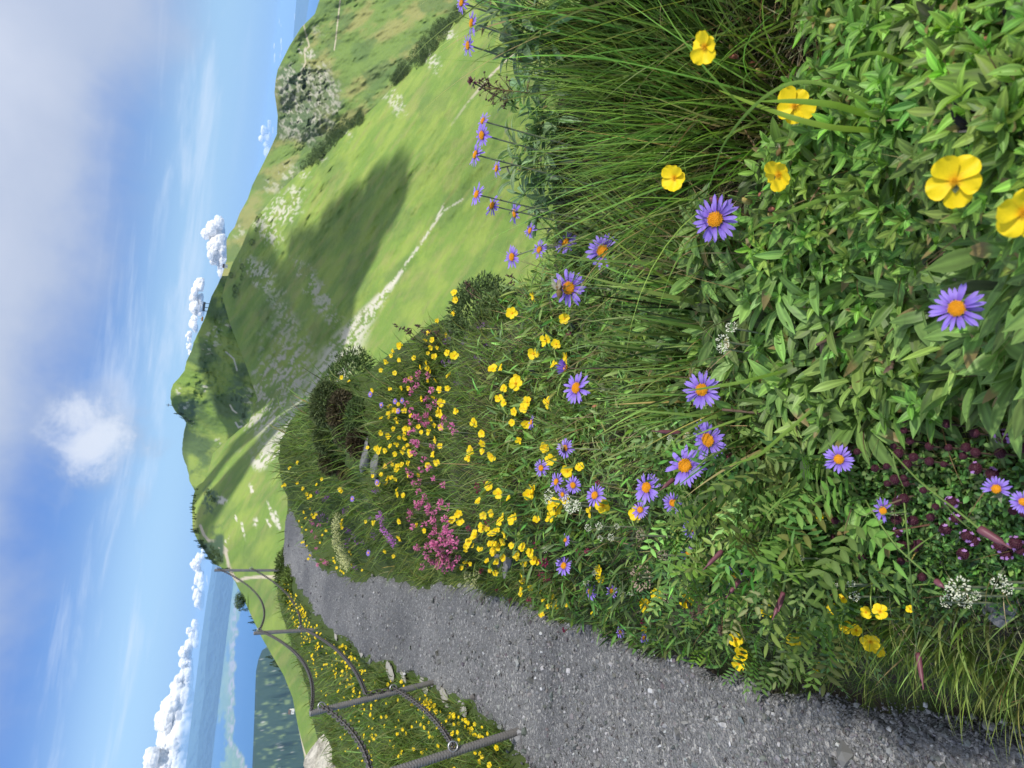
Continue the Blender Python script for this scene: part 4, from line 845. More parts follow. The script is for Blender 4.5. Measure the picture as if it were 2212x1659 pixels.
def foot(x, y, P, dx=60, dy=10):
    """where the stem of a flower stands: below the head, pulled toward the given picture direction"""
    Q, ok = cast([x+dx], [y+dy])
    if ok[0] and np.linalg.norm(Q[0]-P) < .30: return Q[0]
    g0 = np.array([P[0], P[1], float(gz(P[0], P[1]))]); 
    if P[2]-g0[2] < .25: return g0
    return P+np.array([rnd.uniform(-.01, .01), .0, -.14])
def aster(x, y, px, label, h=.06, r=None, face=.5, tilt=None, dark=False, gone=(), tall=False, dx=60, dy=10, brown=False, leaves_=3, bias=(0, 0, 0)):
    if r is None:
        P, ok = cast([x], [y], [h]); P = P[0]; 
        if not ok[0]: P = ray(x, y)*1.0
    else: P = ray(x, y)*r
    d = np.linalg.norm(P); R_ = px/2/FO*float(P@vF)*1.02
    n = unit(UP*(1-face)+unit(-P)*face+np.array([rnd.gauss(0, .10), rnd.gauss(0, .10), 0])+np.asarray(bias, float))
    F0 = foot(x, y, P, dx, dy); root = empty('aster', tuple(F0), label, 'aster flower', 'violet asters with orange centres')
    Mh = Matrix.Translation(Vector(P-F0)) @ basis(n, rnd.uniform(0, 6)) @ Matrix.Scale(R_, 4)
    stem(root, F0, P-n*R_*.15, .00115*max(1, d*.8), .00095*max(1, d*.8), M['stem_brown' if brown else 'stem'], np.array([0, 0, 0])+(F0-P)*np.array([1, 1, 0])*.25, leaves_=leaves_ if d < 1.15 else 0)
    link('calyx', CAL, root, mw=Mh); link('disc', DISC, root, mw=Mh)
    N_ = 24 if px > 45 else 20
    for k in range(N_):
        if k in gone: continue
        a = k*2*math.pi/N_+rnd.gauss(0, .07); s = rnd.uniform(.86, 1.06)
        Mp = Mh @ Matrix.Rotation(a, 4, 'Z') @ Matrix.Rotation(rnd.gauss(.02, .12) - (.55 if dark else 0), 4, 'Y') @ Matrix.Rotation(rnd.gauss(0, .2), 4, 'X') @ Matrix.Scale(s, 4) @ Matrix.Translation((0, 0, rnd.choice((0, -.025))))
        link('ray_petal', rnd.choice(APd if dark else AP), root, mw=Mp)
    return root, P, n, R_
AS = []
A = lambda *a, **k: AS.append(aster(*a, **k))
cr_ = dict(face=.10, dx=150, dy=38)
A(997, 6, 44, 'aster cut by the top edge of the photo', r=.80, **cr_)
A(1019, 50, 56, 'upper aster of the two touching side-on heads near the top edge', r=.76, **cr_)
A(1011, 98, 50, 'lower aster of the two touching side-on heads near the top edge', r=.78, **cr_)
A(1043, 261, 42, 'upper aster of the overlapping pair beside the dark seeding grass', r=.86, face=.1, dx=140, dy=25)
A(1041, 292, 54, 'aster of the overlapping pair showing its full orange disc', r=.84, face=.22, dx=140, dy=18)
A(1027, 334, 52, 'side-on aster just below the overlapping pair', r=.86, face=.1, dx=150, dy=14)
A(1073, 364, 44, 'short side-on aster between two taller ones', r=.90, face=.1, dx=120, dy=-5)
A(1030, 420, 52, 'aster standing alone highest at the middle of the crest row', r=.92, face=.12, dx=140, dy=-20)
A(1063, 444, 50, 'aster with its disc in profile above the wispy tussock', r=.94, face=.12, dx=130, dy=-18)
A(1112, 461, 52, 'aster with few spread petals at the end of the crest row', r=.96, face=.15, dx=130, dy=-26, gone=(3, 4, 9, 15, 16))
A(1145, 498, 38, 'small aster bud opening side-on against the bright slope', r=1.0, face=.06, dx=90, dy=-5)
A(1165, 539, 44, 'aster partly behind a green leaf under the bright slope', r=1.08, face=.2, dx=80, dy=-10)
A(1222, 524, 60, 'edge-on aster with sparse petals next to a yellow flower', r=1.02, face=.22, dx=80, dy=15)
A(1106, 555, 52, 'aster reaching left over the bright slope from a long bent stem', r=1.12, face=.18, dx=110, dy=-28)
A(1302, 542, 80, 'aster missing its upper petals with a shrivelled bud beside it', h=.10, face=.55, gone=(5, 6, 7, 8, 9, 10, 11), bias=(.0, .0, 0))
A(1229, 622, 86, 'aster with a bee feeding on its disc', h=.13, face=.42, dx=150, dy=8)
A(1222, 795, 46, 'half closed dark violet aster on a tall brown stem', h=.11, face=.12, dark=True, dx=150, dy=6, brown=True)
A(1245, 838, 72, 'aster just left of the half closed dark one', h=.10, face=.40, dx=120, dy=6)
A(1545, 474, 102, 'large aster with a dark bud lying on its petals', h=.06, face=.62, dx=40, dy=30)
A(1516, 842, 82, 'large aster in the middle of the foreground over grey green leaves', h=.07, face=.60, dx=120, dy=-35, brown=True)
A(2067, 666, 106, 'largest aster, on the rosettes at the right', h=.09, face=.78, dx=40, dy=-30)
A(1530, 950, 92, 'right hand one of the two big neighbouring asters', h=.07, face=.55, dx=120, dy=-20, brown=True)
A(1480, 1006, 92, 'left hand one of the two big neighbouring asters, its disc half covered', h=.08, face=.50, dx=120, dy=-20)
A(1397, 1053, 72, 'densely rayed aster tilted upward left of the big pair', h=.07, face=.35, dx=60, dy=-20)
A(1383, 1101, 42, 'small pale aster under the densely rayed one', h=.05, face=.45)
A(1454, 1086, 50, 'sparse aster whose petals hang to one side', h=.05, face=.5, gone=(0, 1, 2, 20, 21, 22))
A(1285, 1070, 52, 'aster overlapping a yellow flower', h=.06, face=.42)
A(1238, 1048, 42, 'right hand aster of the three crowded over white bedstraw', h=.07, face=.42)
A(1202, 1041, 44, 'left hand aster of the three crowded over white bedstraw', h=.07, face=.40)
A(1215, 1068, 32, 'hidden lowest aster of the three crowded over white bedstraw', h=.05, face=.4)
A(1169, 1011, 40, 'small aster pointing at the gravel path above the crowded three', h=.07, face=.35)
A(1221, 968, 44, 'aster with a dark bee clinging to its disc', h=.08, face=.35, dx=110, dy=5)
A(1148, 912, 34, 'flat edge-on aster among yellow flowers on the mid bank', h=.08, face=.05)
A(1492, 1143, 40, 'neat star shaped aster above the open umbels', h=.04, face=.75)
A(1487, 1196, 38, 'star shaped aster beside the long purple bud', h=.04, face=.72)
A(1221, 1166, 28, 'tiny aster with petals only on one side', h=.06, face=.35, gone=(0, 1, 2, 3, 4, 5, 17, 18, 19))
A(1218, 1222, 44, 'aster near the crimson spike at the path side', h=.07, face=.35)
A(1275, 1278, 38, 'right neighbour in the pair of asters close to the path', h=.06, face=.3)
A(1321, 1277, 32, 'left neighbour in the pair of asters close to the path', h=.06, face=.3)
A(1340, 1366, 26, 'little aster at the very edge of the gravel', h=.04, face=.4)
A(1391, 1378, 26, 'lowest little aster hanging over the gravel', h=.04, face=.3)
A(1812, 992, 64, 'aster growing beside the dark thyme heads', h=.06, face=.72, dx=60, dy=-40, brown=True)
A(2152, 1056, 58, 'aster half covered by a leaf in the thyme mat', h=.05, face=.6, gone=(0, 1, 2, 3, 4, 5, 6, 7))
A(2210, 1084, 52, 'aster cut by the right edge of the photo', h=.05, face=.7)
A(1908, 1103, 56, 'faded pale aster lying on its side in the leaves', h=.04, face=.1, gone=(1, 2, 3, 4, 5, 6))
A(1586, 1244, 42, 'aster behind the long purple bud at the lower edge of the bank', h=.04, face=.55, gone=(2, 3, 4, 12))
zA = lambda L: [(603.5+a*.2976, 603.5+b*.2976) for a, b in L]
zB = lambda L: [(603.5+a*.248, 960+b*.248) for a, b in L]
zC = lambda L: [(932.6+a*.2976, 877.7+b*.2976) for a, b in L]
zD = lambda L: [(1553.7+a*.2976, 877.7+b*.2976) for a, b in L]
zE = lambda L: [(1553.7+a*.2976, 1165.2+b*.2976) for a, b in L]
for x, y in zA([(840, 885), (890, 880), (862, 955), (660, 835), (740, 913)]) + zB([(635, 475), (775, 945), (850, 330)]):
    P, ok = cast([x], [y], [.09]); P = P[0]; d = np.linalg.norm(P)
    root = empty('aster', (P[0], P[1], P[2]-.09), 'tiny violet aster scattered among the distant yellow flowers', 'aster flower', 'distant small asters')
    link('flower_head', SA[rnd.randrange(3)], root, mw=Matrix.Translation((0, 0, .09)) @ basis(unit(UP+unit(-P)*.7), rnd.random()*6) @ Matrix.Scale(7/FO*d, 4)); stem(root, P-UP*.09, P, .0015, .0012, M['stem'])
# big near rock-roses with separate petals
def rose(x, y, px, label, h=.035, face=.72, keep=5, r=None, fold=0., group=None):
    if r is None:
        P, ok = cast([x], [y], [h]); P = P[0]
        if not ok[0]: P = ray(x, y)*.9
    else: P = ray(x, y)*r
    d = np.linalg.norm(P); R_ = px/2/FO*float(P@vF)*.97; n = unit(UP*(1-face)+unit(-P)*face+np.array([rnd.gauss(0, .14), rnd.gauss(0, .14), 0])); F0 = foot(x, y, P, 45, 5)
    root = empty('rock_rose', tuple(F0), label, 'rock-rose flower', group or 'yellow rock-roses in the foreground')
    Mh = Matrix.Translation(Vector(P-F0)) @ basis(n, rnd.uniform(0, 6)) @ Matrix.Scale(R_, 4)
    stem(root, F0, P-n*R_*.06, .0009, .0008, M['stem_green'], (0, 0, .005))
    link('stamens', STM, root, mw=Mh); link('sepals', SEP, root, mw=Mh)
    for k in range(keep):
        Mp = Mh @ Matrix.Rotation(k*1.2566+rnd.gauss(0, .07), 4, 'Z') @ Matrix.Rotation(rnd.gauss(-.10, .16)-fold, 4, 'Y') @ Matrix.Scale(rnd.uniform(.84, 1.08), 4) @ Matrix.Rotation(rnd.gauss(0, .10), 4, 'X') @ Matrix.Translation((0, 0, .012*k))
        link('petal', rnd.choice(YP), root, mw=Mp)
    return root, P, n, R_
for a in [(1523, 101, 76, 'large yellow flower with pointed petals in front of the big tussock', .16, .62), (1717, 229, 84, 'yellow flower crossed by two bright grass blades', .055, .7), (1457, 385, 64, 'yellow flower with five notched petals left of the large aster', .13, .68),
          (1683, 377, 72, 'yellow flower with a thin brown stem lying over it', .055, .75), (2063, 391, 112, 'largest whole yellow flower, near the right edge', .075, .85), (2212, 458, 130, 'big yellow flower cut by the right edge', .085, .9), 
          (1899, 24, 40, 'smaller yellow flower on the leafy mat near the top edge', .02, .4), (1866, 0, 40, 'yellow flower cut by the top edge', .03, .5), (1115, 829, 38, 'brightest yellow flower on the middle of the bank', .06, .6),
          (1303, 1092, 42, 'yellow flower half hidden under an aster', .04, .65), (1198, 1097, 38, 'yellow flower beside the white bedstraw, upper of two', .05, .6), (1419, 1284, 34, 'yellow flower folded edge-on by the pink umbel', .05, .4), (1397, 1309, 36, 'drooping yellow flower beside the pink umbel', .05, .4),
          (1483, 1300, 38, 'flat open yellow flower below the pink umbel', .03, .85), (1589, 1381, 36, 'cupped yellow flower hanging over the gravel edge', .05, .6), (1603, 1412, 32, 'yellow flower behind two others over the gravel', .05, .5), (1597, 1432, 36, 'outermost yellow flower over the gravel', .05, .5), 
          (1656, 1320, 34, 'yellow flower by the twin purple buds', .04, .5), (1714, 1383, 34, 'wrinkled yellow flower over a grey leaf', .04, .6), (1901, 1321, 34, 'five petalled yellow flower beside the hanging buds', .03, .85), (1871, 1322, 30, 'ragged yellow flower touching the five petalled one', .03, .5), (1881, 1386, 42, 'yellow flower above the hanging edge of the bank', .04, .55), (1900, 1404, 34, 'side-on yellow flower at the hanging edge of the bank', .04, .3), 
          (1828, 1354, 30, 'yellow flower seen from behind among fluffy buds', .03, .3), (1850, 1362, 30, 'torn yellow flower among fluffy buds', .03, .3), (1798, 1316, 28, 'yellow flower half under dark vetch leaves', .02, .5), (1822, 1292, 26, 'sliver of a yellow flower under vetch leaves', .02, .4), (1966, 1316, 18, 'tiny yellow flower in the tussock', .02, .6), (1763, 1425, 22, 'fallen yellow flower on the gravel edge', .0, .6), (1765, 1446, 18, 'fallen yellow petals on the gravel', .0, .6)]:
    rose(a[0], a[1], a[2], a[3], a[4]+(.055 if a[0] > 1480 and a[1] > 1200 and a[4] > .01 else 0), a[5])
rose(1785, 345, 44, 'crumpled yellow petals standing on edge in the leaves', .01, .3, 3, fold=.5); rose(1832, 359, 44, 'folded yellow petals beside the crumpled ones', .01, .3, 3, fold=.6); rose(1924, 76, 46, 'yellow flower folded downward in the mat near the top edge', .01, .3, 3, fold=.4); rose(1777, 1111, 34, 'side-on yellow pea flower between grass stems', .03, .2, 3, fold=.5)
YA = zA([(1845,125),(2070,285),(1935,445),(2010,470),(1845,540),(2085,570),(1990,620),(1550,650),(1610,640),(1725,710),(1630,790),(1595,865),(1630,895),(1705,960),(1780,930),(1800,890),(1950,895),(1690,1040),(1790,1050),(1740,1170),(1540,1285),(1475,1190),(1470,1120),(1415,1038),(1390,1235),(1375,1290),(1475,1250),(1925,1225),(1960,1310),(1840,1520),(1520,1500),(1590,1555),(1665,1590),(1445,1610),(1995,1620),(2090,1390),(1810,1560),(1690,245),(1265,245),(1280,148),(1215,405),(1110,440),(1060,440),(1100,495),(1125,560),(1270,555),(1145,300),(873,478),(825,518),(812,553),(773,597),(870,585),(978,570),(738,660),(838,680),(1068,607),(1075,645),(1095,665),(1025,635),(950,720),(1078,735),(1137,730),(1228,697),(1220,790),(1165,800),(938,790),(885,788),(803,797),(505,740),(453,712),(675,808),(1035,865),(1118,855),(1175,897),(908,952),(865,905),(800,922),(955,990),(1098,1012),(1280,955),(1010,1070),(1030,1108),(858,1035),(828,1085),(795,975),(797,1005),(738,1115),(793,1145),(910,1120),(910,1150),(870,1150),(940,1090),(920,1080),(850,1195),(805,1210),(768,1243),(720,1255),(703,1228),(640,1222),(840,1268),(905,1225),(893,1250),(945,1250),(950,1270),(1117,1270),(1133,1162),(1085,1110),(1155,950),(1163,975),(935,1335),(1078,1350),(887,1345),(850,1380),(820,1340),(937,1415),(1010,1420),(740,1415),(677,1428),(785,1445),(812,1440),(843,1447),(770,1355),(855,1525),(860,1560),(900,1568),(715,1485),(440,1525),(450,1540),(270,1490),(172,1520),(308,1450),(133,1330),(200,1560),(210,1590),(230,1570),(75,1370),(40,1490),(20,1500),(130,1480),(15,1470)])
YB = zB([(1565,600),(1780,620),(1850,600),(1950,635),(1920,675),(2025,662),(2065,625),(1768,738),(1700,770),(1695,805),(1650,850),(1845,780),(1870,770),(1835,865),(1945,848),(1910,895),(1690,885),(1740,910),(1760,915),(1868,945),(1885,870),(1950,985),(2025,880),(2060,960),(2075,990),(2130,1035),(2120,895),(1890,1025),(1810,1015),(1835,1100),(1590,1075),(1665,1040),(1620,1030),(2118,1135),(2118,1185),(2105,1300),(2190,1250),(1508,660),(1567,680),(1195,705),(1265,752),(1030,805),(1045,670),(920,932),(995,975),(215,590),(280,610),(320,605),(270,560),(228,642),(300,632),(232,745),(197,720),(200,770),(210,850),(195,855),(240,885),(355,855),(375,790),(268,965),(485,1030),(475,1015),(500,1075),(530,1100),(545,1105),(560,1120),(630,1045),(720,1095),(610,935),(625,960),(540,690),(545,725),(550,660),(820,685)])
YC = zC([(860,390),(985,475),(740,605),(700,640),(895,760),(1150,770),(860,810),(760,820),(715,1060),(760,1128),(783,1338),(812,1402),(848,1450),(880,1445),(905,1470),(875,1380),(910,1430),(985,1435),(798,1510),(1170,1510),(1215,1190),(1225,1250),(820,300),(1545,1620),(1075,440),(1480,780)])
def ylabel(x, y):
    if x < 760 and y > 1000: return 'small yellow flower in the drift along the far inner edge of the path', 'yellow flowers along the far path edge'
    if x > 990 and 1100 < y < 1290: return 'yellow rock-rose in the dense patch right beside the gravel', 'yellow rock-roses in the dense patch by the gravel'
    if x > 1150: return 'yellow rock-rose among the violet asters', 'yellow rock-roses among the asters'
    if y > 850: return 'yellow rock-rose mixed with the pink flowers on the bank', 'yellow rock-roses mixed with pink flowers'
    if x < 960: return 'yellow flower standing along the skyline edge of the bank', 'yellow flowers along the skyline of the bank'
    return 'yellow rock-rose on the dark shrubby part of the bank', 'yellow rock-roses on the shrubby bank'
LM = [(to_px(a[1]), a[0]['label']) for a in AS]; used_lb = set()
def near_label(what, x, y, lim=170):
    c = sorted((math.hypot(float(p[0])-x, float(p[1])-y), p, l) for p, l in LM)[:5]
    for d, p, l in c:
        if d > lim: break
        dx, dy = x-float(p[0]), y-float(p[1]); w = 'right of' if dx > abs(dy) else 'left of' if -dx > abs(dy) else 'above' if dy < 0 else 'below'
        q = 'just' if d < 45 else 'a little' if d < 95 else 'farther'; s = '%s %s %s the %s' % (what, q, w, l)
        if len(s.split()) <= 16 and s not in used_lb: used_lb.add(s); return s
YL = YA+YB+YC; YL = YL+[(x+rnd.gauss(0, 12), y+rnd.gauss(0, 14)) for x, y in rnd.sample(YA[30:], 24)+rnd.sample(YB, 22)]; XY = np.array(YL); PP_, okk = cast(XY[:, 0], XY[:, 1], np.full(len(XY), .05))
for i, (x, y) in enumerate(YL):
    P = PP_[i]; 
    if not okk[i]: P = ray(x, y)*(2.4 if x > 880 else 3.8); 
    d = np.linalg.norm(P); R_ = .0112*rnd.uniform(.75, 1.2)*(1 if d > 1.1 else .95)
    if d > 4: R_ *= 1.15
    lb, gr = ylabel(x, y); lb = near_label('yellow rock-rose', x, y) or lb; n = unit(UP*.55+unit(-P)*.55+np.array([rnd.gauss(0, .3), rnd.gauss(0, .3), 0])); F0 = P-UP*.05+np.array([rnd.uniform(-.01, .01), rnd.uniform(-.01, .01), 0])
    root = empty('rock_rose', tuple(F0), lb, 'rock-rose flower', gr)
    link('flower_head', SY[rnd.randrange(7)], root, mw=Matrix.Translation(Vector(P-F0)) @ basis(n, rnd.uniform(0, 6)) @ Matrix.Scale(R_, 4))
    stem(root, F0, P, .0009, .0008, M['stem_green'])
# hawkbit on long stalks over the hollow
def scatter_pts(n, f):
    out = []
    while len(out) < n: out.append(f())
    return out
mb = MB(); cnt = 0
def mead():
    y = rnd.uniform(1250, 1900); lo = np.interp(y, [1250, 1400, 1480, 1570, 1659, 1900], [640, 690, 730, 760, 790, 850]); hi = np.interp(y, [1250, 1350, 1430, 1490, 1560, 1659, 1900], [650, 700, 800, 900, 1030, 1150, 1350]); return rnd.uniform(lo-40, hi), y
L = scatter_pts(2600, mead); XY = np.array(L); PQ, o_ = cast(XY[:, 0], XY[:, 1], np.full(len(XY), .05)); cl_ = fbm(PQ[:, 0]*1.6, PQ[:, 1]*1.6, 88)
k = o_ & (RG.random(len(XY)) < sst(.42, .70, cl_)*.5+.15) & (pmask(PQ[:, 0], PQ[:, 1]) < .2); PQ = PQ[k]; PQ = PQ[np.argsort(np.linalg.norm(PQ, axis=1))]
for i, P in enumerate(PQ[:720]):
    R_ = .0105*rnd.uniform(.6, 1.2); n = unit(UP+unit(-P)*.7+RG.normal(size=3)*.3); Mx = Matrix.Translation(Vector(P)) @ basis(n, rnd.random()*6) @ Matrix.Scale(R_, 4)
    if i < 42:
        root = empty('meadow_flower', tuple(P-UP*.05), 'small yellow flower in the meadow beyond the chain fence', 'yellow flower', 'yellow flowers in the meadow beyond the fence')
        link('flower_head', SY[i % 7], root, mw=Matrix.Translation((0, 0, .05)) @ basis(n, 0) @ Matrix.Scale(R_, 4)); stem(root, P-UP*.05, P, .0012, .001, M['stem_green'])
    else:
        V, Fc = strap(yelp, .0, 1., 1.2, 2, .1, 0, 1)
        for q in range(5): v = rotz(V, q*1.2566); v = np.array([Mx @ Vector(p) for p in v]); mb.add(v, Fc)
o = link('meadow_flowers', mb.mesh('meadow_flowers', M['yellow'])); o['kind'] = 'stuff'
# clusters: pink lousewort, violets, cream vetch, crimson heads
def floretball(nm, n, shape, s, m, seed, up_=.6):
    mb = MB(); q = np.random.default_rng(seed)
    for k in range(n):
        d = unit(q.normal(size=3)); d[2] = d[2]*.6+up_*.5; c = d*np.array(shape)*q.uniform(.6, 1); 
        V, Fc = strap(lambda t: np.sin(np.pi*np.clip(t*.8+.12, 0, 1)), 0, s*q.uniform(.7, 1.3), s*.6, 3, q.uniform(-.2, .5), .1, 1, k)
        M3 = np.array(basis(unit(q.normal(size=3)+d), 0).to_3x3()); e = np.array(Vector(d).to_track_quat('X', 'Z').to_matrix()); mb.add(V@e.T+c, Fc); mb.add((V*np.array([.9, 1, -1]))@e.T+c, Fc)
    return mb.mesh(nm, m)
HP = {k: [floretball('floret_cluster', n, shp, s, M[m], 31+i) for i in range(3)] for k, n, shp, s, m in (('pink', 15, (.5, .5, .9), .55, 'pink'), ('crimson', 18, (.45, .45, .8), .5, 'crimson'), ('purple', 12, (.6, .6, .9), .4, 'purple'), ('orchid', 14, (.6, .6, .7), .5, 'orchid'), ('cream', 30, (.9, .9, .7), .3, 'cream'), ('white', 40, (1, 1, .3), .24, 'white'), ('umbel', 60, (1, 1, .3), .2, 'umbel'))}
def head(kind, x, y, px, h, lb, cat, gr, name, stemr=.001):
    P, ok = cast([x], [y], [h]); P = P[0]
    if not ok[0]: return
    d = np.linalg.norm(P); R_ = px/2/FO*float(P@vF); root = empty(name, tuple(P-UP*h), lb, cat, gr); n = unit(UP+unit(-P)*(.9 if kind in ('white', 'umbel') else .15)+RG.normal(size=3)*.25)
    link('floret_cluster', HP[kind][rnd.randrange(3)], root, mw=Matrix.Translation((0, 0, h)) @ basis(n, rnd.random()*6) @ Matrix.Scale(R_, 4)); stem(root, P-UP*h, P, stemr, stemr, M['stem'])
PK = zA([(960,725),(1085,700),(965,830),(1000,770),(1105,805),(960,950),(1095,920),(1070,980),(1030,1020),(960,1040),(985,1090),(1060,1050),(1200,1015),(1245,1065),(970,1180),(1010,1200),(985,1260),(1050,1310),(1090,1370),(940,1390),(1130,1450),(980,1480),(1015,1540),(1180,1620),(1090,1640),(1010,1645)])+zB([(1215,545),(1300,545),(1350,595),(1145,585),(1405,510),(1440,650),(1460,690),(1360,690),(1350,655),(1360,755),(1330,800),(1410,800),(1450,760),(1480,770),(1430,840),(1460,850),(1290,880),(1320,910),(1200,900),(1410,930),(1480,990),(1440,1000),(1390,1060),(1300,990),(1560,1000),(1415,970),(1540,880),(1160,715),(1370,870),(1340,860),(1400,1040),(1500,820),(1280,960)])
PK = PK+[(x+rnd.gauss(0, 11), y+rnd.gauss(0, 13)) for x, y in PK]
for x, y in PK: head('pink', x, y, np.interp(x, [850, 1000], [14, 21]), .075, 'pink lousewort spike in the drift across the middle of the bank', 'pink flower', 'pink flower spikes on the bank', 'pink_flower')
for x, y in zB([(280,670),(300,690),(320,810),(325,905),(350,700),(410,1020),(420,1035),(380,1010),(395,1030),(290,760),(340,1045)]): head('pink', x, y, 11, .07, 'small pink flower near the far path edge', 'pink flower', 'pink flowers near the far path edge', 'pink_flower')
for (x, y), s, lb in zip(zA([(1440, 1500), (1500, 1475), (1450, 1545)])+zB([(1820, 690), (1660, 1060), (1760, 1100), (1650, 735), (1900, 1275), (2020, 1355), (2180, 1345)])+zC([(820, 1135), (860, 1240), (800, 1225), (760, 1010), (1070, 1050), (1130, 1050), (970, 1620), (1540, 1555), (1210, 555)])+[(1573, 978), (1230, 720)],
    [20, 14, 14, 18, 14, 16, 16, 13, 14, 16, 26, 34, 20, 18, 22, 16, 16, 18, 14, 40, 14], ['crimson head right of a lone yellow flower', 'small crimson head touching a lone yellow flower', 'faded crimson head on the dark green bank', 'crimson head in the yellow patch', 'crimson head at the gravel edge of the yellow patch', 'crimson spike lying over the cream head', 'crimson head between two small yellow flowers', 'lone magenta head over the gravel', 'dull pink head over the gravel', 'dull crimson spike by the gravel', 'bright magenta head beside a yellow flower', 'largest crimson spike by the path side', 'short crimson head beside the largest spike', 'dark crimson head above a yellow flower', 'dark crimson head near scattered white flowers', 'small crimson head near scattered white flowers', 'pink head standing out over the gravel', 'dark crimson head at the lower bank', 'dark crimson bud beneath the crowded asters', 'dark crimson clover under the two big asters', 'dark head above the bank leaves']):
    head('crimson', x, y, s, .05, lb, 'crimson flower', 'crimson flower heads', 'crimson_flower')
for x, y in zB([(600,760),(640,770),(600,820),(620,850),(590,880),(650,810),(680,850),(570,580),(600,560),(350,420),(420,460),(380,620),(430,660),(580,740),(610,740),(660,790),(575,600),(340,410),(430,440),(400,480),(340,600),(370,660),(350,640),(830,400),(850,410),(800,640),(810,760),(820,790),(840,810),(650,1060),(670,1075),(730,850)])+zA([(1250,375),(1210,465),(1200,445),(1340,460),(1430,565),(1460,590),(1480,330),(1500,480),(1240,600),(1210,620),(1290,760),(1450,350),(1360,430),(1240,430),(1190,600),(1280,750)]):
    head('purple', x, y, np.interp(x, [650, 1000], [15, 12]), .04, 'small purple flower head of the wild thyme drifts on the bank', 'purple flower', 'purple flower heads on the bank', 'purple_flower')
for x, y in zB([(870,620),(885,660),(900,710),(895,740),(930,770),(960,800),(990,840),(950,830),(1000,890),(880,600),(895,690),(915,750),(975,815),(1000,850),(860,640),(905,640),(940,790),(985,865)]): head('orchid', x, y, 14, .06, 'bright orchid pink flower in the curved line on the bank', 'orchid pink flower', 'orchid pink flowers in a curved line', 'orchid_pink_flower')
for x, y in zB([(490,640),(500,700),(480,760),(500,820),(520,880),(540,930),(550,990),(580,1040),(590,1080),(510,620),(520,660),(480,700),(510,750),(530,800),(490,860),(505,900),(560,950),(525,980),(600,1000),(560,1050),(500,790),(520,700),(545,880),(575,970),(610,1060),(495,740),(485,820),(515,850),(535,900),(565,1010),(590,1030),(550,1020)]): head('cream', x, y, 21, .07, 'pale cream flower cluster in the strip beside the far path', 'cream flower', 'cream flower clusters beside the far path', 'cream_flower')
head('cream', 1020, 1250, 38, .06, 'big pale yellow flower head at the edge of the gravel', 'cream flower', None, 'cream_flower')
for x, y in [(1010, 1243), (1030, 1240), (1012, 1262), (1030, 1262)]: head('cream', x, y, 22, .05, 'pale yellow tuft of the big head at the edge of the gravel', 'cream flower', 'pale yellow tufts at the gravel edge', 'cream_flower')
WH = [(zC([q])[0], s, l) for q, s, l in [((1020, 720), 24, 'white bedstraw cluster under the crowded asters, widest'), ((980, 690), 20, 'white bedstraw cluster under the crowded asters'), ((1060, 715), 18, 'white bedstraw cluster at the left of the crowded asters'), ((1005, 750), 16, 'lowest white bedstraw cluster under the crowded asters'), ((850, 640), 18, 'loose white bedstraw cluster above the crowded asters'), ((845, 680), 14, 'smaller white bedstraw cluster above the crowded asters'), ((1215, 870), 13, 'white bedstraw between asters and yellow flowers'), ((1135, 885), 12, 'white bedstraw near a folded yellow flower'), ((1300, 950), 12, 'lone white bedstraw on dark leaves'), ((1225, 955), 10, 'small white bedstraw on dark leaves'), ((1345, 870), 9, 'white speck of bedstraw right of the others'), ((825, 1040), 9, 'white bedstraw near the dark crimson head'), ((1120, 1270), 12, 'white bedstraw over the path side aster'), ((1180, 1210), 9, 'white bedstraw over torn yellow petals'), ((1390, 1370), 11, 'white bedstraw at the umbel'), ((1450, 1350), 11, 'second white bedstraw at the umbel'), ((1730, 230), 11, 'white bedstraw beside a purple bud'), ((1850, 210), 11, 'faint white bedstraw near the big aster')]]
WH += [((1563, 737), 24, 'white bedstraw cluster on the rosettes, lower pair'), ((1581, 708), 20, 'white bedstraw cluster on the rosettes, topmost'), ((1560, 752), 18, 'white bedstraw cluster on the rosettes, at the left')]
WH += [(zD([q])[0], s, l) for q, s, l in [((1740, 1310), 34, 'biggest white bedstraw cluster near the weathered stone'), ((1700, 1350), 26, 'white bedstraw cluster touching the biggest one'), ((1640, 1420), 18, 'white bedstraw cluster at the left of the big one'), ((1785, 1425), 22, 'greenish bedstraw cluster under the big one'), ((1865, 1375), 16, 'green unopened bedstraw cluster'), ((2040, 1275), 24, 'bedstraw cluster above the weathered stone'), ((2090, 1320), 20, 'bedstraw cluster touching the weathered stone'), ((985, 1380), 18, 'white bedstraw near the drooping buds'), ((960, 1290), 12, 'small white bedstraw under vetch leaves'), ((850, 1300), 8, 'white speck under vetch leaves'), ((600, 1100), 10, 'little white flower on vetch leaves')]]
for (x, y), s, lb in WH: head('white', x, y, s*1.35, .07, lb, 'white flower', 'white bedstraw clusters', 'bedstraw')
for (x, y), s, lb in [((1388, 1247), 50, 'large dull pink umbel facing the camera'), ((1489, 1262), 30, 'greenish brown umbel near the purple buds'), ((1432, 1199), 24, 'small dull umbel right of the large one'), ((1384, 1156), 24, 'green umbel on dark leaves'), ((1442, 1290), 24, 'small dull umbel beside the yellow flower')]: head('umbel', x, y, s*1.1, .085, lb, 'umbel', 'umbels of wild carrot', 'umbel', .0015)
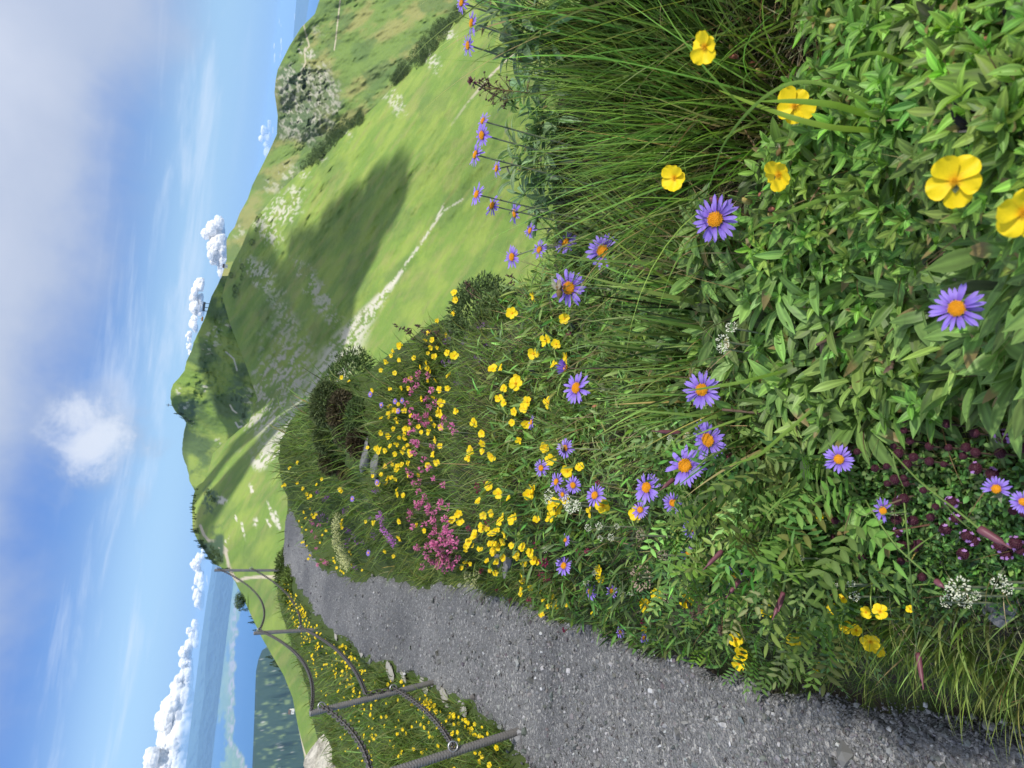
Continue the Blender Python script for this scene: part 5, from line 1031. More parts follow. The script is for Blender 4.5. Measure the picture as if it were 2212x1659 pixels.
# thyme heads
V, Fc = icos(2); mb = MB(); mb.add(V*np.array([.8, .8, .65]), Fc); V0, F0 = icos(1)
for k in range(60):
    a = k*2.4; z = 1-1.5*(k+.5)/60; r = math.sqrt(max(0, 1-z*z)); d = np.array([r*math.cos(a), r*math.sin(a), z*.8]); mb.add(V0*.15*rnd.uniform(.7, 1.2)+d*.82, F0)
TH = mb.mesh('thyme_head', M['thyme'])
def lip(seed):
    mb = MB(); q = np.random.default_rng(seed)
    for k in range(4):
        V, Fc = strap(lambda t: np.sin(np.pi*np.clip(t*.75+.15, 0, 1)), 0, .36, .26, 3, .1, .1, 1, k); mb.add(rotz(V, (k-1.5)*1.1+(3.1 if k == 3 else 0)), Fc)
    return mb.mesh('floret', M['lilac'])
LP = [lip(k) for k in range(2)]
TL = [(1470,45,0),(1340,90,0),(1340,175,0),(1650,125,0),(1525,290,0),(1385,250,0),(1265,290,0),(1300,340,0),(1855,195,0),(1860,335,0),(1770,360,0),(1630,420,0),(1525,400,0),(1130,450,0),(1215,435,0),(1220,560,0),(1275,530,0),(1340,520,0),(1355,560,0),(1480,610,0),(1340,670,1),(1290,690,0),(1570,730,0),(1285,820,1),(1405,830,1),(1535,805,0),(1160,840,0),(1295,910,4),(1325,1005,0),(1445,990,0),(1320,1125,0),(1040,1090,0),(1470,1240,0),(1000,330,0),(1690,695,7),(1720,810,4),(1640,890,3),(1800,940,6),(1840,975,4),(1770,1070,2),(1860,450,2),(1980,490,4),(2060,220,8),(2150,20,0),(2080,1070,5),(2150,990,5),(2200,300,0),(2040,340,0),(1665,300,0),(1790,300,0),(1410,370,0),(1360,420,0),(830,950,0),(840,830,0),(2190,1040,3),(2040,1010,3),(1420,1030,0),(2210,780,0),(2130,760,0)]
for i, (a, b, nf) in enumerate(TL):
    x, y = zD([(a, b)])[0]; P, ok = cast([x], [y], [.030]); P = P[0]
    if not ok[0]: continue
    d = np.linalg.norm(P); R_ = (26 if nf == 8 else rnd.uniform(20, 25) if nf else rnd.uniform(13, 21))/2/FO*d
    root = empty('thyme', tuple(P-UP*.030), None, 'thyme', 'dark thyme heads in the mat' if not nf else 'thyme heads in flower')
    root['label'] = 'dark purple unopened thyme head in the low mat' if not nf else 'dark thyme head with lilac florets open round it' if nf != 8 else 'largest lilac flowering thyme head near the right edge'
    root['label'] = near_label('dark thyme head' if not nf else 'lilac flowering thyme head', x, y, 260) or root['label']
    n = unit(UP+unit(-P)*.6+RG.normal(size=3)*.15); Mh = Matrix.Translation((0, 0, .030)) @ basis(n, rnd.random()*6) @ Matrix.Scale(R_, 4)
    hd = link('head', TH, root, mw=Mh); stem(root, P-UP*.030, P, .0008, .0008, M['stem_brown'])
    for k in range(nf):
        az = k*6.28/nf+rnd.gauss(0, .3); el = rnd.uniform(.2, 1.0); dv = Vector((math.cos(az)*math.cos(el), math.sin(az)*math.cos(el), math.sin(el)))
        link('floret', LP[k % 2], hd, mw=Matrix.Translation(dv*.98) @ dv.to_track_quat('Z', 'Y').to_matrix().to_4x4() @ Matrix.Scale(1.15, 4))
# carnation buds on long thin stalks
def cbud(pts, tip, L_px, label, rr=None):
    """pts: picture points with heights above the turf along the stalk; last one carries the bud pointing at tip"""
    Q = []
    for x, y, h in pts: P, ok = cast([x], [y], [h]); Q.append(P[0] if ok[0] else ray(x, y)*.9)
    Q = np.array(Q); t = np.linspace(0, 1, 24); k = np.linspace(0, 1, len(Q)); Cv = np.stack([np.interp(t, k, Q[:, i]) for i in range(3)], 1)
    for _ in range(2): Cv[1:-1] = (Cv[:-2]+2*Cv[1:-1]+Cv[2:])/4
    r_end = np.linalg.norm(Q[-1]); T = ray(*tip)*r_end*.99; root = empty('carnation', tuple(Q[0]), label, 'carnation bud', 'purple carnation buds on long stalks')
    mb = MB(); tube(mb, Cv-Q[0], .0007, 6); 
    for j in (6, 14): mb.add(icos(1)[0]*.0014+Cv[j]-Q[0], icos(1)[1])
    link('stem', mb.mesh('stem', M['stem_green']), root)
    b2 = MB(); leaves(b2, Cv[[6, 14]]-Q[0], unit(np.gradient(Cv, axis=0)[[6, 14]]+sph(2)*.5), sph(2), .03, .0014, 'lin', np.full((2, 3), .5), .4, .1, 6); link('leaf', b2.mesh('leaf', M['stem_green']), root)
    B = bez(Q[-1], (Q[-1]+T)/2, T, 10); s = np.linspace(0, 1, 10); w = .0036*np.clip(.35+1.1*np.sin(np.clip(s*1.15+.1, 0, 1)*math.pi)**.7, 0, 1)*np.linspace(1, .62, 10); w[-1] = .0007
    mb = MB(); tube(mb, B-Q[0], w*.8, 8); link('bud', mb.mesh('bud', M['pinkbud']), root)
cbud([(1898, 945, .0), (1925, 975, .03), (1985, 1040, .08), (2070, 1105, .11), (2115, 1142, .12)], (2185, 1185), 0, 'purple carnation bud nearest the right edge')
cbud([(1850, 1040, 0), (1880, 1100, .04), (1935, 1180, .07), (1990, 1230, .08), (2022, 1255, .08)], (2040, 1270), 0, 'short purple carnation bud above the big bedstraw')
cbud([(1945, 1020, 0), (1955, 1100, .04), (1965, 1210, .07), (1972, 1330, .08), (1983, 1410, .09)], (1995, 1490), 0, 'long purple carnation bud hanging over the gravel')
cbud([(1760, 1010, 0), (1740, 1100, .05), (1705, 1210, .08), (1692, 1280, .09)], (1682, 1322), 0, 'twin purple carnation bud, shorter, by a yellow flower')
cbud([(1775, 1015, 0), (1735, 1110, .05), (1700, 1220, .08), (1688, 1292, .09)], (1668, 1340), 0, 'twin purple carnation bud, longer, by a yellow flower')
cbud([(1745, 985, 0), (1700, 1050, .05), (1640, 1180, .08), (1600, 1250, .09)], (1568, 1292), 0, 'purple carnation bud lying across a half hidden aster')
cbud([(1730, 1000, 0), (1660, 1060, .05), (1590, 1150, .07), (1560, 1190, .08)], (1518, 1232), 0, 'purple carnation bud beside the star shaped asters')
cbud([(1560, 1000, 0), (1500, 1020, .05), (1455, 1035, .07)], (1425, 1060), 0, 'small purple carnation bud touching the dense aster')
cbud([(1600, 870, 0), (1540, 900, .05), (1470, 935, .07)], (1408, 931), 0, 'slim purple carnation bud above the big asters')
# rock-rose buds nodding on hooked stalks
mb = MB(); s = np.linspace(0, 1, 9); tube(mb, np.stack([0*s, 0*s, s*2-1], 1), np.clip(np.sin(np.clip(s*.95+.04, 0, 1)*math.pi)**.75, .02, 1)*.55, 8); BUD = mb.mesh('bud', M['bud']); BUDP = mb.mesh('bud', M['budpink'])
for x, y, s, pk, lb in [(1792, 33, 28, 0, 'upper nodding bud near the top edge'), (1803, 63, 26, 0, 'nodding yellow bud under the upper one'), (1815, 92, 24, 1, 'pinkish bud below two yellow buds'), (1580, 103, 20, 0, 'yellow bud beside the topmost large flower'), (1585, 123, 20, 1, 'rusty bud beside the topmost large flower'), (1625, 139, 22, 1, 'red round bud on bare soil'), (1644, 157, 26, 0, 'green pointed bud on bare soil'), (2054, 146, 36, 0, 'plump yellow bud with pink blush'), (2068, 175, 26, 0, 'green bud under the plump one'), (2126, 90, 30, 1, 'coral bud near the upper right corner'), (2137, 48, 24, 1, 'brownish bud above the coral one'), (2204, 28, 50, 1, 'opening peach bud in the upper right corner'), (1614, 434, 28, 0, 'yellow bud left of the flower with the brown stem'), (1646, 418, 20, 1, 'round bud touching the flower with the brown stem'), (1670, 450, 22, 1, 'pink bud in the hooked cluster'), (1666, 464, 20, 0, 'greenish bud in the hooked cluster'), (1954, 326, 16, 1, 'tiny brown bud in the leaves'), (2132, 745, 26, 0, 'yellow bud on a hooked stalk below the largest aster'), (1816, 1345, 18, 0, 'fluffy hanging bud, leftmost of the cluster'), (1856, 1337, 16, 0, 'fluffy hanging bud in the middle of the cluster'), (1890, 1345, 16, 0, 'fluffy hanging bud under the five petalled flower'), (1855, 1290, 14, 0, 'green hanging bud at the top of the cluster'), (1302, 583, 18, 1, 'round maroon bud beside the gap toothed aster'), (1546, 434, 30, 1, 'dark maroon bud resting on the large aster'), (1285, 878, 14, 1, 'pale pinkish bud on a thin stalk'), (1318, 668, 12, 0, 'little green bud over the herb leaves'), (1449, 1174, 12, 0, 'orange tipped bud near the star shaped aster')]:
    P, ok = cast([x], [y], [.035]); 
    if not ok[0]: continue
    P = P[0]; d = np.linalg.norm(P); R_ = s/2/FO*d; F0 = foot(x, y, P, 50, 25); root = empty('rock_rose_bud', tuple(F0), lb, 'flower bud', 'nodding flower buds')
    n = unit(RG.normal(size=3)*.5+vX*.9); me = BUDP if pk else BUD
    if 'maroon' in lb: me = me.copy(); me.materials.clear(); me.materials.append(M['pinkbud'])
    link('bud', me, root, mw=Matrix.Translation(Vector(P-F0)) @ basis(n) @ Matrix.Scale(R_, 4)); T = P-n*R_*.9
    mb = MB(); c = bez(F0, T+UP*.03-n*.01, T, 14); tube(mb, c-F0, .0007, 5); link('stem', mb.mesh('stem', M['stem_green']), root)
# ---------------------------------------------------------------- insects
M['bee'] = plain('bee_fur', (.16, .11, .045), .7, .2, 0, 0, 200, 0, .7, 2); M['beed'] = plain('bee_dark', (.02, .016, .012), .35, .5); 
mw_, g = mat('insect_wing'); p = g.n('ShaderNodeBsdfPrincipled', _Base_Color=(.6, .55, .45, 1), _Roughness=.2, _Alpha=.22); g.n('ShaderNodeOutputMaterial', _Surface=p.outputs[0])
def bee(P, along, n, L, label, dark=False):
    root = empty('bee', tuple(P), label, 'bee'); x = unit(along); z = unit(n-x*(n@x)); y = np.cross(z, x); R3 = np.stack([x, y, z], 1)
    s = np.linspace(0, 1, 22); prof = np.interp(s, [0, .06, .16, .24, .28, .40, .50, .54, .66, .85, 1], [.02, .10, .13, .10, .12, .20, .13, .11, .19, .14, .01]); mb = MB()
    cl = np.stack([s-.5, 0*s, .02*np.sin(s*6)], 1); tube(mb, (cl*L)@R3.T, prof*L, 10); link('body', mb.mesh('body', M['beed' if dark else 'bee']), root)
    mb = MB()
    for sd in (-1, 1):
        V, Fc = strap(lambda t: np.sin(np.pi*np.clip(t*.85+.1, 0, 1))**.7, 0, .75, .28, 5, .1, 0, 1); V = rotz(V, sd*2.75)+np.array([-.02+.0, sd*.06, .16]); mb.add((V*L)@R3.T, Fc)
        V = rotz(strap(lambda t: np.sin(np.pi*np.clip(t*.85+.1, 0, 1))**.7, 0, .5, .22, 5, .1, 0, 1)[0], sd*2.4)+np.array([.02, sd*.06, .15]); mb.add((V*L)@R3.T, Fc)
    link('wings', mb.mesh('wings', mw_), root)
    for sd in (-1, 1):
        for k, a in enumerate((.9, 1.6, 2.4)):
            mb = MB(); d = np.array([math.cos(a), sd*math.sin(a), 0]); b = np.array([-.12+.06*(1-k), sd*.1, -.05]); tube(mb, (np.array([b, b+d*.22+[0, 0, .04], b+d*.38+[0, 0, -.16], b+d*.46+[0, 0, -.2]])*L)@R3.T, .014*L, 4); link('leg', mb.mesh('leg', M['beed']), root)
    for sd in (-1, 1): mb = MB(); tube(mb, (np.array([[-.46, sd*.03, .05], [-.56, sd*.08, .1], [-.64, sd*.12, .04]])*L)@R3.T, .008*L, 4); link('antenna', mb.mesh('antenna', M['beed']), root)
_, P, n, R_ = AS[15]; bee(P+n*R_*.34-vX*R_*.30-vY*R_*.05, vY*-1., n-vX*.4, R_*.95, 'brown honeybee feeding on the aster near the bright slope')
_, P, n, R_ = AS[31]; bee(P+n*R_*.42-vY*R_*.10, vY*-1.+vX*.3, n, R_*.95, 'black bee on the small aster at mid bank', True)
P, ok = cast([1686], [322], [.03]); P = P[0]; bee(P, unit(vX*-.5-vY), unit(-P), .013, 'grey bee with an orange mark flying over the soil')
# ---------------------------------------------------------------- chain fence of ribbed steel bars
M['rebar'] = plain('ribbed_steel', (.22, .21, .205), .55, .5, 0, .25, 300, .45, .35, 40); M['ring'] = plain('galvanised_ring', (.42, .42, .43), .35, .5, 0, 0, 200, .8, .15); M['chain'] = plain('chain_steel', (.12, .11, .105), .5, .5, 0, 0, 200, .55, .5, 60)
def rebar(B, T, rad, label, rings):
    root = empty('fence_post', tuple(B), label, 'fence post', 'ribbed steel fence posts'); B = np.asarray(B, float); T = np.asarray(T, float); L = np.linalg.norm(T-B); ns = int(L/rad/.18); s = np.linspace(-.06, 1, ns); D = unit(T-B); A = unit(np.cross(D, [.3, .2, .9])); Bn = np.cross(D, A)
    na = 20; a = np.arange(na)*2*math.pi/na; pitch = rad*.75; ph = (s*L)[:, None]/pitch*2*math.pi + np.where(np.sin(a)[None] > 0, 1, -1)*a[None]*.5
    rr_ = rad*(1+.075*np.clip(np.sin(ph)*1.6, -.2, 1)); c = B[None]+D[None]*(s*L)[:, None]-B
    V = c[:, None]+rr_[..., None]*(np.cos(a)[None, :, None]*A+np.sin(a)[None, :, None]*Bn)
    i = np.arange(ns-1)[:, None]*na; j = np.arange(na)[None]; k = (j+1) % na; F_ = np.stack([i+j, i+k, i+na+k, i+na+j], -1).reshape(-1, 4)
    mb = MB(); mb.add(V, [F_, np.arange(na)[None, ::-1], (np.arange(na)+(ns-1)*na)[None]]); link('shaft', mb.mesh('shaft', M['rebar'], True), root)
    for R0 in rings:
        mb = MB(); C0 = np.asarray(R0[0])-B; n = R0[2]; u = unit(np.cross(n, UP)+1e-6); v = np.cross(n, u); q = np.linspace(0, 2*math.pi, 21); pts = C0+R0[1]*(np.cos(q)[:, None]*u+np.sin(q)[:, None]*v); tube(mb, pts, R0[1]*.2, 8, cap=False); link('ring', mb.mesh('ring', M['ring']), root)
    return root
def along(B, T, px_y):      # point on the post whose image has the given picture x
    s = np.linspace(0, 1, 400)[:, None]; Q = np.asarray(B)+(np.asarray(T)-np.asarray(B))*s; X, _ = to_px(Q); return Q[np.argmin(abs(X-px_y))]
posts = []
def postat(bx, by, br, tx, ty, rad, label, rx):
    B = ray(bx, by)*br; Bc, okc = cast([bx], [by])
    if okc[0] and abs(np.linalg.norm(Bc[0])-br) < 1.2: B = Bc[0]; br = float(np.linalg.norm(B))
    # top: on its picture ray, so that the bar has its real length
    d = ray(tx, ty); t = np.linspace(br*.6, br*1.2, 400)[:, None]*d; hd = np.hypot(t[:, 0]-B[0], t[:, 1]-B[1]); k = np.argmin(hd); T = t[k]
    nrm = unit(np.array([B[0], B[1], 0])); side = -unit(np.cross(nrm, UP)); rings = [(along(B, T, x)+vY*rad*1.5+unit(-B)*rad*.3, rad*1.15, unit(unit(-B)+vX*.2)) for x in rx]
    posts.append((B, T, rad, rings, rebar(B, T, rad, label, rings)))
postat(1126, 1578, 2.8, 845, 1668, .0148, 'nearest steel post, cut by the bottom edge of the photo', [979])
postat(940, 1473, 4.35, 669, 1541, .0148, 'second nearest steel post with two bright rings', [695, 850])
postat(686, 1360, 6.9, 548, 1368, .0165, 'steel post halfway along the path edge', [560, 650])
postat(600, 1232, 9.3, 463, 1232, .015, 'farthest steel post, standing against the sky', [470, 543])
def chain(A_, B_, sag, rad, link_l, label):
    A_ = np.asarray(A_, float); B_ = np.asarray(B_, float); L = np.linalg.norm(B_-A_); t = np.linspace(0, 1, 300); Cv = A_+(B_-A_)*t[:, None]-UP*(sag*4*t*(1-t))[:, None]
    sl_ = np.concatenate([[0], np.cumsum(np.linalg.norm(np.diff(Cv, axis=0), axis=1))]); n = int(sl_[-1]/(link_l*.72)); mb = MB(); q = np.arange(13)*2*math.pi/12
    for k in range(n):
        s = (k+.5)/n*sl_[-1]; c = np.array([np.interp(s, sl_, Cv[:, i]) for i in range(3)]); c2 = np.array([np.interp(s+.01, sl_, Cv[:, i]) for i in range(3)]); D = unit(c2-c) if s+.01 < sl_[-1] else unit(B_-A_)
        sd = unit(np.cross(D, UP)); upv = np.cross(sd, D); S = (sd+upv if k % 2 else sd-upv)/1.414
        pts = c+D*(np.sign(np.cos(q))*np.abs(np.cos(q))**.8*link_l*.5)[:, None]+S*(np.sin(q)*link_l*.30)[:, None]; tube(mb, pts-A_, rad, 5, cap=False)
    o = link('steel_chain', mb.mesh('steel_chain', M['chain']), None, A_); tag(o, label, 'chain', 'chains of the path fence')
rg0 = [[r[0] for r in p[3]] for p in posts]
chain(rg0[3][0], rg0[2][0], .22, .0030, .034, 'upper chain between the two farthest posts'); chain(rg0[3][1], rg0[2][1], .15, .0030, .034, 'lower chain between the two farthest posts')
chain(rg0[2][0], along(posts[1][0], posts[1][1], 673)+vY*.02, .15, .0034, .034, 'upper chain between the middle posts'); chain(rg0[2][1], along(posts[1][0], posts[1][1], 790)+vY*.03, .10, .0034, .034, 'lower chain between the middle posts')
chain(along(posts[1][0], posts[1][1], 790)+vY*.03, rg0[1][1], .01, .0034, .034, 'short chain running down the second nearest post')
chain(rg0[1][1], rg0[0][0], .04, .0036, .034, 'lower chain from the second to the nearest post')
e = ray(800, 1730)*2.9; chain(rg0[1][0], e, .08, .0044, .040, 'upper heavy chain leaving the photo at the bottom edge')
# ---------------------------------------------------------------- rocks
def rock(name, x, y, r, size, label, m, seed, flat=(1, 1, .8), sub=5, cut=.35, group=None, cat='rock', z=0.):
    P = ray(x, y)*r if r else cast([x], [y])[0][0]; P = P+UP*z; V, Fc = icos(sub); D = V*(1+.7*n3(V, 1.3, seed)[:, None]+.25*n3(V, 4, seed+1)[:, None]+.10*n3(V, 11, seed+2)[:, None])
    q = np.random.default_rng(seed)
    for _ in range(7): nrm = unit(q.normal(size=3)); h = q.uniform(.55, .85); o_ = np.maximum(D@nrm-h, 0); D = D-o_[:, None]*nrm*(.9)
    mb = MB(); mb.add(D*np.array(flat)*size, Fc); o = link(name, mb.mesh(name, m, sub > 3), None, P); return tag(o, label, cat, group)
mr, g = mat('limestone'); tco = g.n('ShaderNodeTexCoord').outputs['Object']; n1 = g.noise(tco, 5, 9, .7, .4); n2 = g.noise(tco, 26, 7, .7)
cl = g.mix(g.ss(n1, .35, .6), (.30, .28, .23), (.80, .76, .67)); cl = g.mix(g.ss(n2, .62, .72), cl, (.12, .11, .09)); b = g.n('ShaderNodeBump', _Strength=1., _Distance=.05, _Height=g.m('ADD', n1, n2)); p = g.n('ShaderNodeBsdfPrincipled', _Base_Color=cl, _Roughness=.9, _Normal=b.outputs[0]); g.n('ShaderNodeOutputMaterial', _Surface=p.outputs[0]); M['lime'] = mr
M['stone'] = plain('grey_stone', (.15, .15, .155), .7, .4, 0, .4, 60, 0, .35, 25); M['pale'] = plain('pale_stone', (.30, .29, .265), .7, .4, 0, .4, 60, 0, .25, 25)
rock('boulder', 722, 1650, 9.4, .42, 'pale pitted limestone boulder at the bottom edge beyond the chain', M['lime'], 71, (1.25, 1., .85), 6)
rock('stone', 2160, 1284, None, .022, 'weathered grey splintered stone under the bedstraw', M['stone'], 72, (1.3, .7, .4), 5)
for x, y, s, lb in [(1630, 1548, .026, 'flat pale triangular stone on the near path'), (1650, 1590, .018, 'small flat stone below the triangular one'), (1540, 1510, .02, 'grey stone beside the edge of the bank'), (842, 1450, .075, 'long pale kerb stone at the outer edge of the path'), (915, 1480, .06, 'pale slab at the foot of the second post'), (960, 1508, .06, 'pale slab left of the second post'), (1000, 1532, .05, 'pale slab farther left at the outer edge'), (870, 1462, .055, 'pale kerb stone next to the long one'), (725, 1372, .06, 'pale stone at the outer edge by the middle post'), (780, 1408, .06, 'pale kerb stone between the posts'), (1090, 1228, .03, 'whitish stone at the foot of the bank'), (1095, 1205, .035, 'grey stone bedded in the foot of the bank'), (1075, 1200, .03, 'dark stone in the gully of the bank'), (790, 985, .07, 'grey splintered stone in the brown hollow of the bank'), (812, 1002, .06, 'grey stone in the brown hollow of the bank')]:
    rock('stone', x, y, None, s, lb, M['pale' if 'kerb' in lb or 'slab' in lb or 'outer edge' in lb else 'stone'], hash(lb) % 97 if False else int(x+y) % 97, (.55, 1.5, .22) if 'outer edge' in lb or 'post' in lb or 'kerb' in lb else (1.2, .8, .35), 4, .3, 'stones on the path and bank', 'stone')
# loose gravel
x, y, P = None, None, None
n = 20000; xs = RG.uniform(600, 2450, n); ys = RG.uniform(1080, 1900, n); P, ok = cast(xs, ys); k = ok & (pmask(P[:, 0], P[:, 1]) > .35+.3*RG.random(n)); P = P[k]; n = len(P); r = np.linalg.norm(P, axis=1)
V0, F0 = icos(1); V0 = V0*1.; mb = MB(); s = np.clip(RG.lognormal(-5.95, .48, n)*np.clip(r/1.6, .55, 1.9), .0012, .022)
q = RG.normal(size=(n, 3, 3)); Qm, _ = np.linalg.qr(q); sc3 = np.stack([np.ones(n), RG.uniform(.6, 1, n), RG.uniform(.35, .8, n)], 1)
jit = 1+.28*RG.normal(size=(n, len(V0), 1)); VV = (V0[None]*jit*sc3[:, None])@Qm*s[:, None, None]+(P+UP*(s*.3+.012)[:, None])[:, None]
br = np.where(RG.random(n) < .07, RG.uniform(.28, .50, n), RG.uniform(.07, .24, n)); cc_ = br[:, None]*np.array([.98, 1, 1.05])+RG.normal(size=(n, 3))*.006
mb.add(VV.reshape(-1, 3), (F0[None]+(np.arange(n)*len(V0))[:, None, None]).reshape(-1, 3), np.repeat(np.clip(cc_, .02, 1), len(V0), 0))
mgv, g = mat('gravel_stone'); a = g.n('ShaderNodeAttribute', attribute_name='col').outputs['Color']; p = g.n('ShaderNodeBsdfPrincipled', _Base_Color=a, _Roughness=.65); g.n('ShaderNodeOutputMaterial', _Surface=p.outputs[0])
o = link('gravel', mb.mesh('gravel', mgv, False)); o['kind'] = 'stuff'
# ---------------------------------------------------------------- trees and bushes, far off
M['crown'] = leaf_mat('conifer_crown', .1, .8, .1); M['trunk'] = plain('bark', (.09, .065, .045), .9, .1)
def conifer(seed, bush=False):
    q = np.random.default_rng(seed); n = 420; t = q.random(n)**.8; 
    if bush: d = unit(q.normal(size=(n, 3))); c = d*np.array([.55, .55, .42])*q.uniform(.5, 1, (n, 1))*(1+.3*n3(d, 2, seed)[:, None])+np.array([0, 0, .42])
    else: a = q.random(n)*6.283; rr_ = (1-t)*.24*(.75+.35*np.sin(t*40))*q.uniform(.5, 1, n)+.02; c = np.stack([np.cos(a)*rr_, np.sin(a)*rr_, .1+t*.92], 1)
    s = .05*(1.2-.6*t if not bush else 1+0*t); A_ = unit(q.normal(size=(n, 3)))*s[:, None]; B_ = unit(np.cross(A_, q.normal(size=(n, 3))))*s[:, None]; out = unit(c*np.array([1, 1, .1]))*s[:, None]
    V = np.stack([c-A_*.6, c+B_*.7, c+out*1.2-np.array([0, 0, .4])*s[:, None], c-B_*.7], 1).reshape(-1, 3); Fc = np.arange(n*4).reshape(-1, 4)
    base = np.array([.035, .06, .024]) if not bush else np.array([.05, .075, .03]); col = np.repeat(base[None]*q.uniform(.6, 1.6, (n, 1)), 4, 0); mb = MB(); mb.add(V, Fc, col); return mb.mesh('crown', M['crown'])
CO = [conifer(k) for k in range(4)]; BU = [conifer(k+10, True) for k in range(4)]; mb = MB(); tube(mb, [[0, 0, -.05], [0, 0, .5], [.01, 0, .95]], [.022, .015, .004], 6); TK = mb.mesh('trunk', M['trunk'])
def tree(P, h, kind, label, group):
    root = empty('conifer' if kind == 'c' else 'bush', tuple(P), label, 'conifer' if kind == 'c' else 'bush', group); Mx = Matrix.Rotation(rnd.random()*6, 4, 'Z') @ Matrix.Diagonal((h*rnd.uniform(.9, 1.3), h*rnd.uniform(.9, 1.3), h, 1))
    link('crown', rnd.choice(CO if kind == 'c' else BU), root, mw=Mx); link('trunk', TK, root, mw=Matrix.Diagonal((h, h, h*(.9 if kind == 'c' else .4), 1)))
def row(pts, n, hpx, at, kind, label, group, jx=3, jy=4):
    pts = np.array(pts, float); seg = np.concatenate([[0], np.cumsum(np.hypot(*np.diff(pts, axis=0).T))])
    for k in range(n):
        s = rnd.random()*seg[-1]; x = np.interp(s, seg, pts[:, 0])+rnd.uniform(0, jx); y = np.interp(s, seg, pts[:, 1])+rnd.uniform(-jy, jy); P, r = at(x, y); tree(P-UP*.1*hpx/FO*r, hpx*rnd.uniform(.35, 1.3)/FO*r, kind, label, group)
row([(497, 1234), (480, 1224), (463, 1214), (446, 1192), (436, 1174), (426, 1156), (420, 1142)], 44, 13, atA, 'c', 'small dark conifer on the wooded ridge behind the farthest post', 'conifers on the wooded ridge', 10)
row([(420, 1142), (419, 1120), (417, 1100), (420, 1076), (428, 1060)], 30, 8, atA, 'c', 'small dark conifer along the rounded hilltop above the trail', 'conifers on the rounded hilltop', 8)
row([(480, 1212), (466, 1200), (456, 1186), (450, 1172)], 26, 10, atA, 'b', 'dark bush on the wooded flank beside the pale trail', 'bushes beside the pale trail', 12)
row([(440, 1074), (452, 1060), (458, 1086)], 16, 8, atA, 'b', 'dark bush scattered high on the green hill', 'bushes high on the green hill', 10)
row([(378, 890), (390, 898), (400, 906), (412, 916)], 26, 8, atP, 'c', 'tiny conifer clinging to the left flank of the summit', 'conifers on the summit flank', 12)
row([(374, 858), (384, 838), (396, 820)], 6, 5, atP, 'c', 'single tiny tree along the summit skyline', 'tiny trees on the summit skyline')
row([(500, 850), (512, 870), (520, 900), (535, 850), (520, 830)], 34, 9, atP, 'b', 'dark bush on the rocks at the foot of the summit', 'bushes at the foot of the summit', 18, 12)
row([(655, 362), (680, 335), (700, 318), (712, 298), (735, 280), (760, 262), (775, 250)], 70, 17, atA, 'b', 'dark bush in the belt along the near spur, lower part', 'bush belt along the spur below the knoll', 22, 5)
row([(838, 176), (850, 165), (870, 148), (890, 132), (905, 110), (918, 96), (930, 86), (945, 68), (960, 50), (975, 30), (985, 22)], 95, 19, atA, 'b', 'dark bush in the belt along the near spur, upper part', 'bush belt along the spur near the top edge', 30, 7)
row([(548, 482), (538, 492), (560, 470), (505, 640), (500, 600)], 14, 11, atA, 'b', 'dark bush by the pale rocks high on the spur', 'bushes by the pale rocks on the spur', 8, 6)
row([(512, 1292), (518, 1300), (524, 1306)], 7, 20, lambda x, y: (ray(x+8, y)*150, 150), 'b', 'rounded tree showing over the meadow crest behind the chain', 'round trees behind the meadow crest', 3)
row([(526, 1312), (538, 1330), (548, 1345), (556, 1362)], 9, 14, lambda x, y: (ray(x+6, y)*140, 140), 'c', 'small spruce showing over the meadow crest near the middle post', 'spruces behind the meadow crest', 3)
row([(578, 1412), (584, 1420), (596, 1434), (604, 1446)], 8, 15, lambda x, y: (ray(x+8, y)*130, 130), 'c', 'spruce top rising over the meadow crest beside the foothill', 'spruce tops over the crest by the foothill', 3)
# near shrubs on the bank
M['shrub'] = leaf_mat('shrub_leaf', .2, .7, .2)
def shrub(x, y, r, size, label, seed, col=(.06, .095, .03), flat=.7):
    if r: P = ray(x, y)*r
    else: P = cast([x], [y])[0][0]; r = float(np.linalg.norm(P))
    q = np.random.default_rng(seed); n = 5200; d = unit(q.normal(size=(n, 3))); c = d*size*np.array([1, 1, flat])*(.65+.35*q.random((n, 1)))*(1+.5*n3(d, 2.2, seed)[:, None]); mb = MB()
    s = .017*max(1, r/3.2)
    leaves(mb, c, unit(d+q.normal(size=(n, 3))*.5), d+q.normal(size=(n, 3))*.6, s*q.uniform(.7, 1.5, n), s*.32, 'ell', np.array(col)[None]*q.uniform(.5, 1.6, (n, 1)), .1, .15, 2)
    root = empty('shrub', tuple(P), label, 'shrub', 'low shrubs on the bank'); link('foliage', mb.mesh('foliage', M['shrub']), root); mb = MB()
    for k in range(7): e_ = unit(q.normal(size=3)+UP*.8)*size*.8; tube(mb, bez([0, 0, -size*.6], e_*.4+[0, 0, -size*.2], e_*np.array([1, 1, flat]), 6), np.linspace(.006, .002, 6), 5)
    link('branches', mb.mesh('branches', M['trunk']), root)
shrub(640, 1228, 9.4, .34, 'dark bush at the outer bend of the path below the farthest post', 501, (.05, .075, .02))
shrub(650, 1262, 8.8, .30, 'grassy bush beside the outer edge of the path', 502, (.085, .12, .03))
shrub(755, 845, 4.9, .30, 'dark juniper hump on the skyline of the bank', 503, (.05, .08, .025), .6)
shrub(702, 872, None, .10, 'green brown juniper low on the far bank, nearest the skyline', 504, (.065, .085, .035), .6)
shrub(735, 885, None, .085, 'brown heather above the hollow in the bank', 505, (.055, .045, .026), .6)
shrub(770, 900, None, .075, 'dark green cushion right of the brown heather', 511, (.06, .09, .035), .55)
shrub(775, 950, None, .07, 'dark brown heather overhanging the hollow', 512, (.045, .034, .022), .6)
shrub(700, 940, None, .085, 'dull green cushion behind the brown heather', 513, (.06, .08, .035), .55)
shrub(712, 990, None, .085, 'dark heather behind the hollow', 506, (.055, .052, .028), .55)
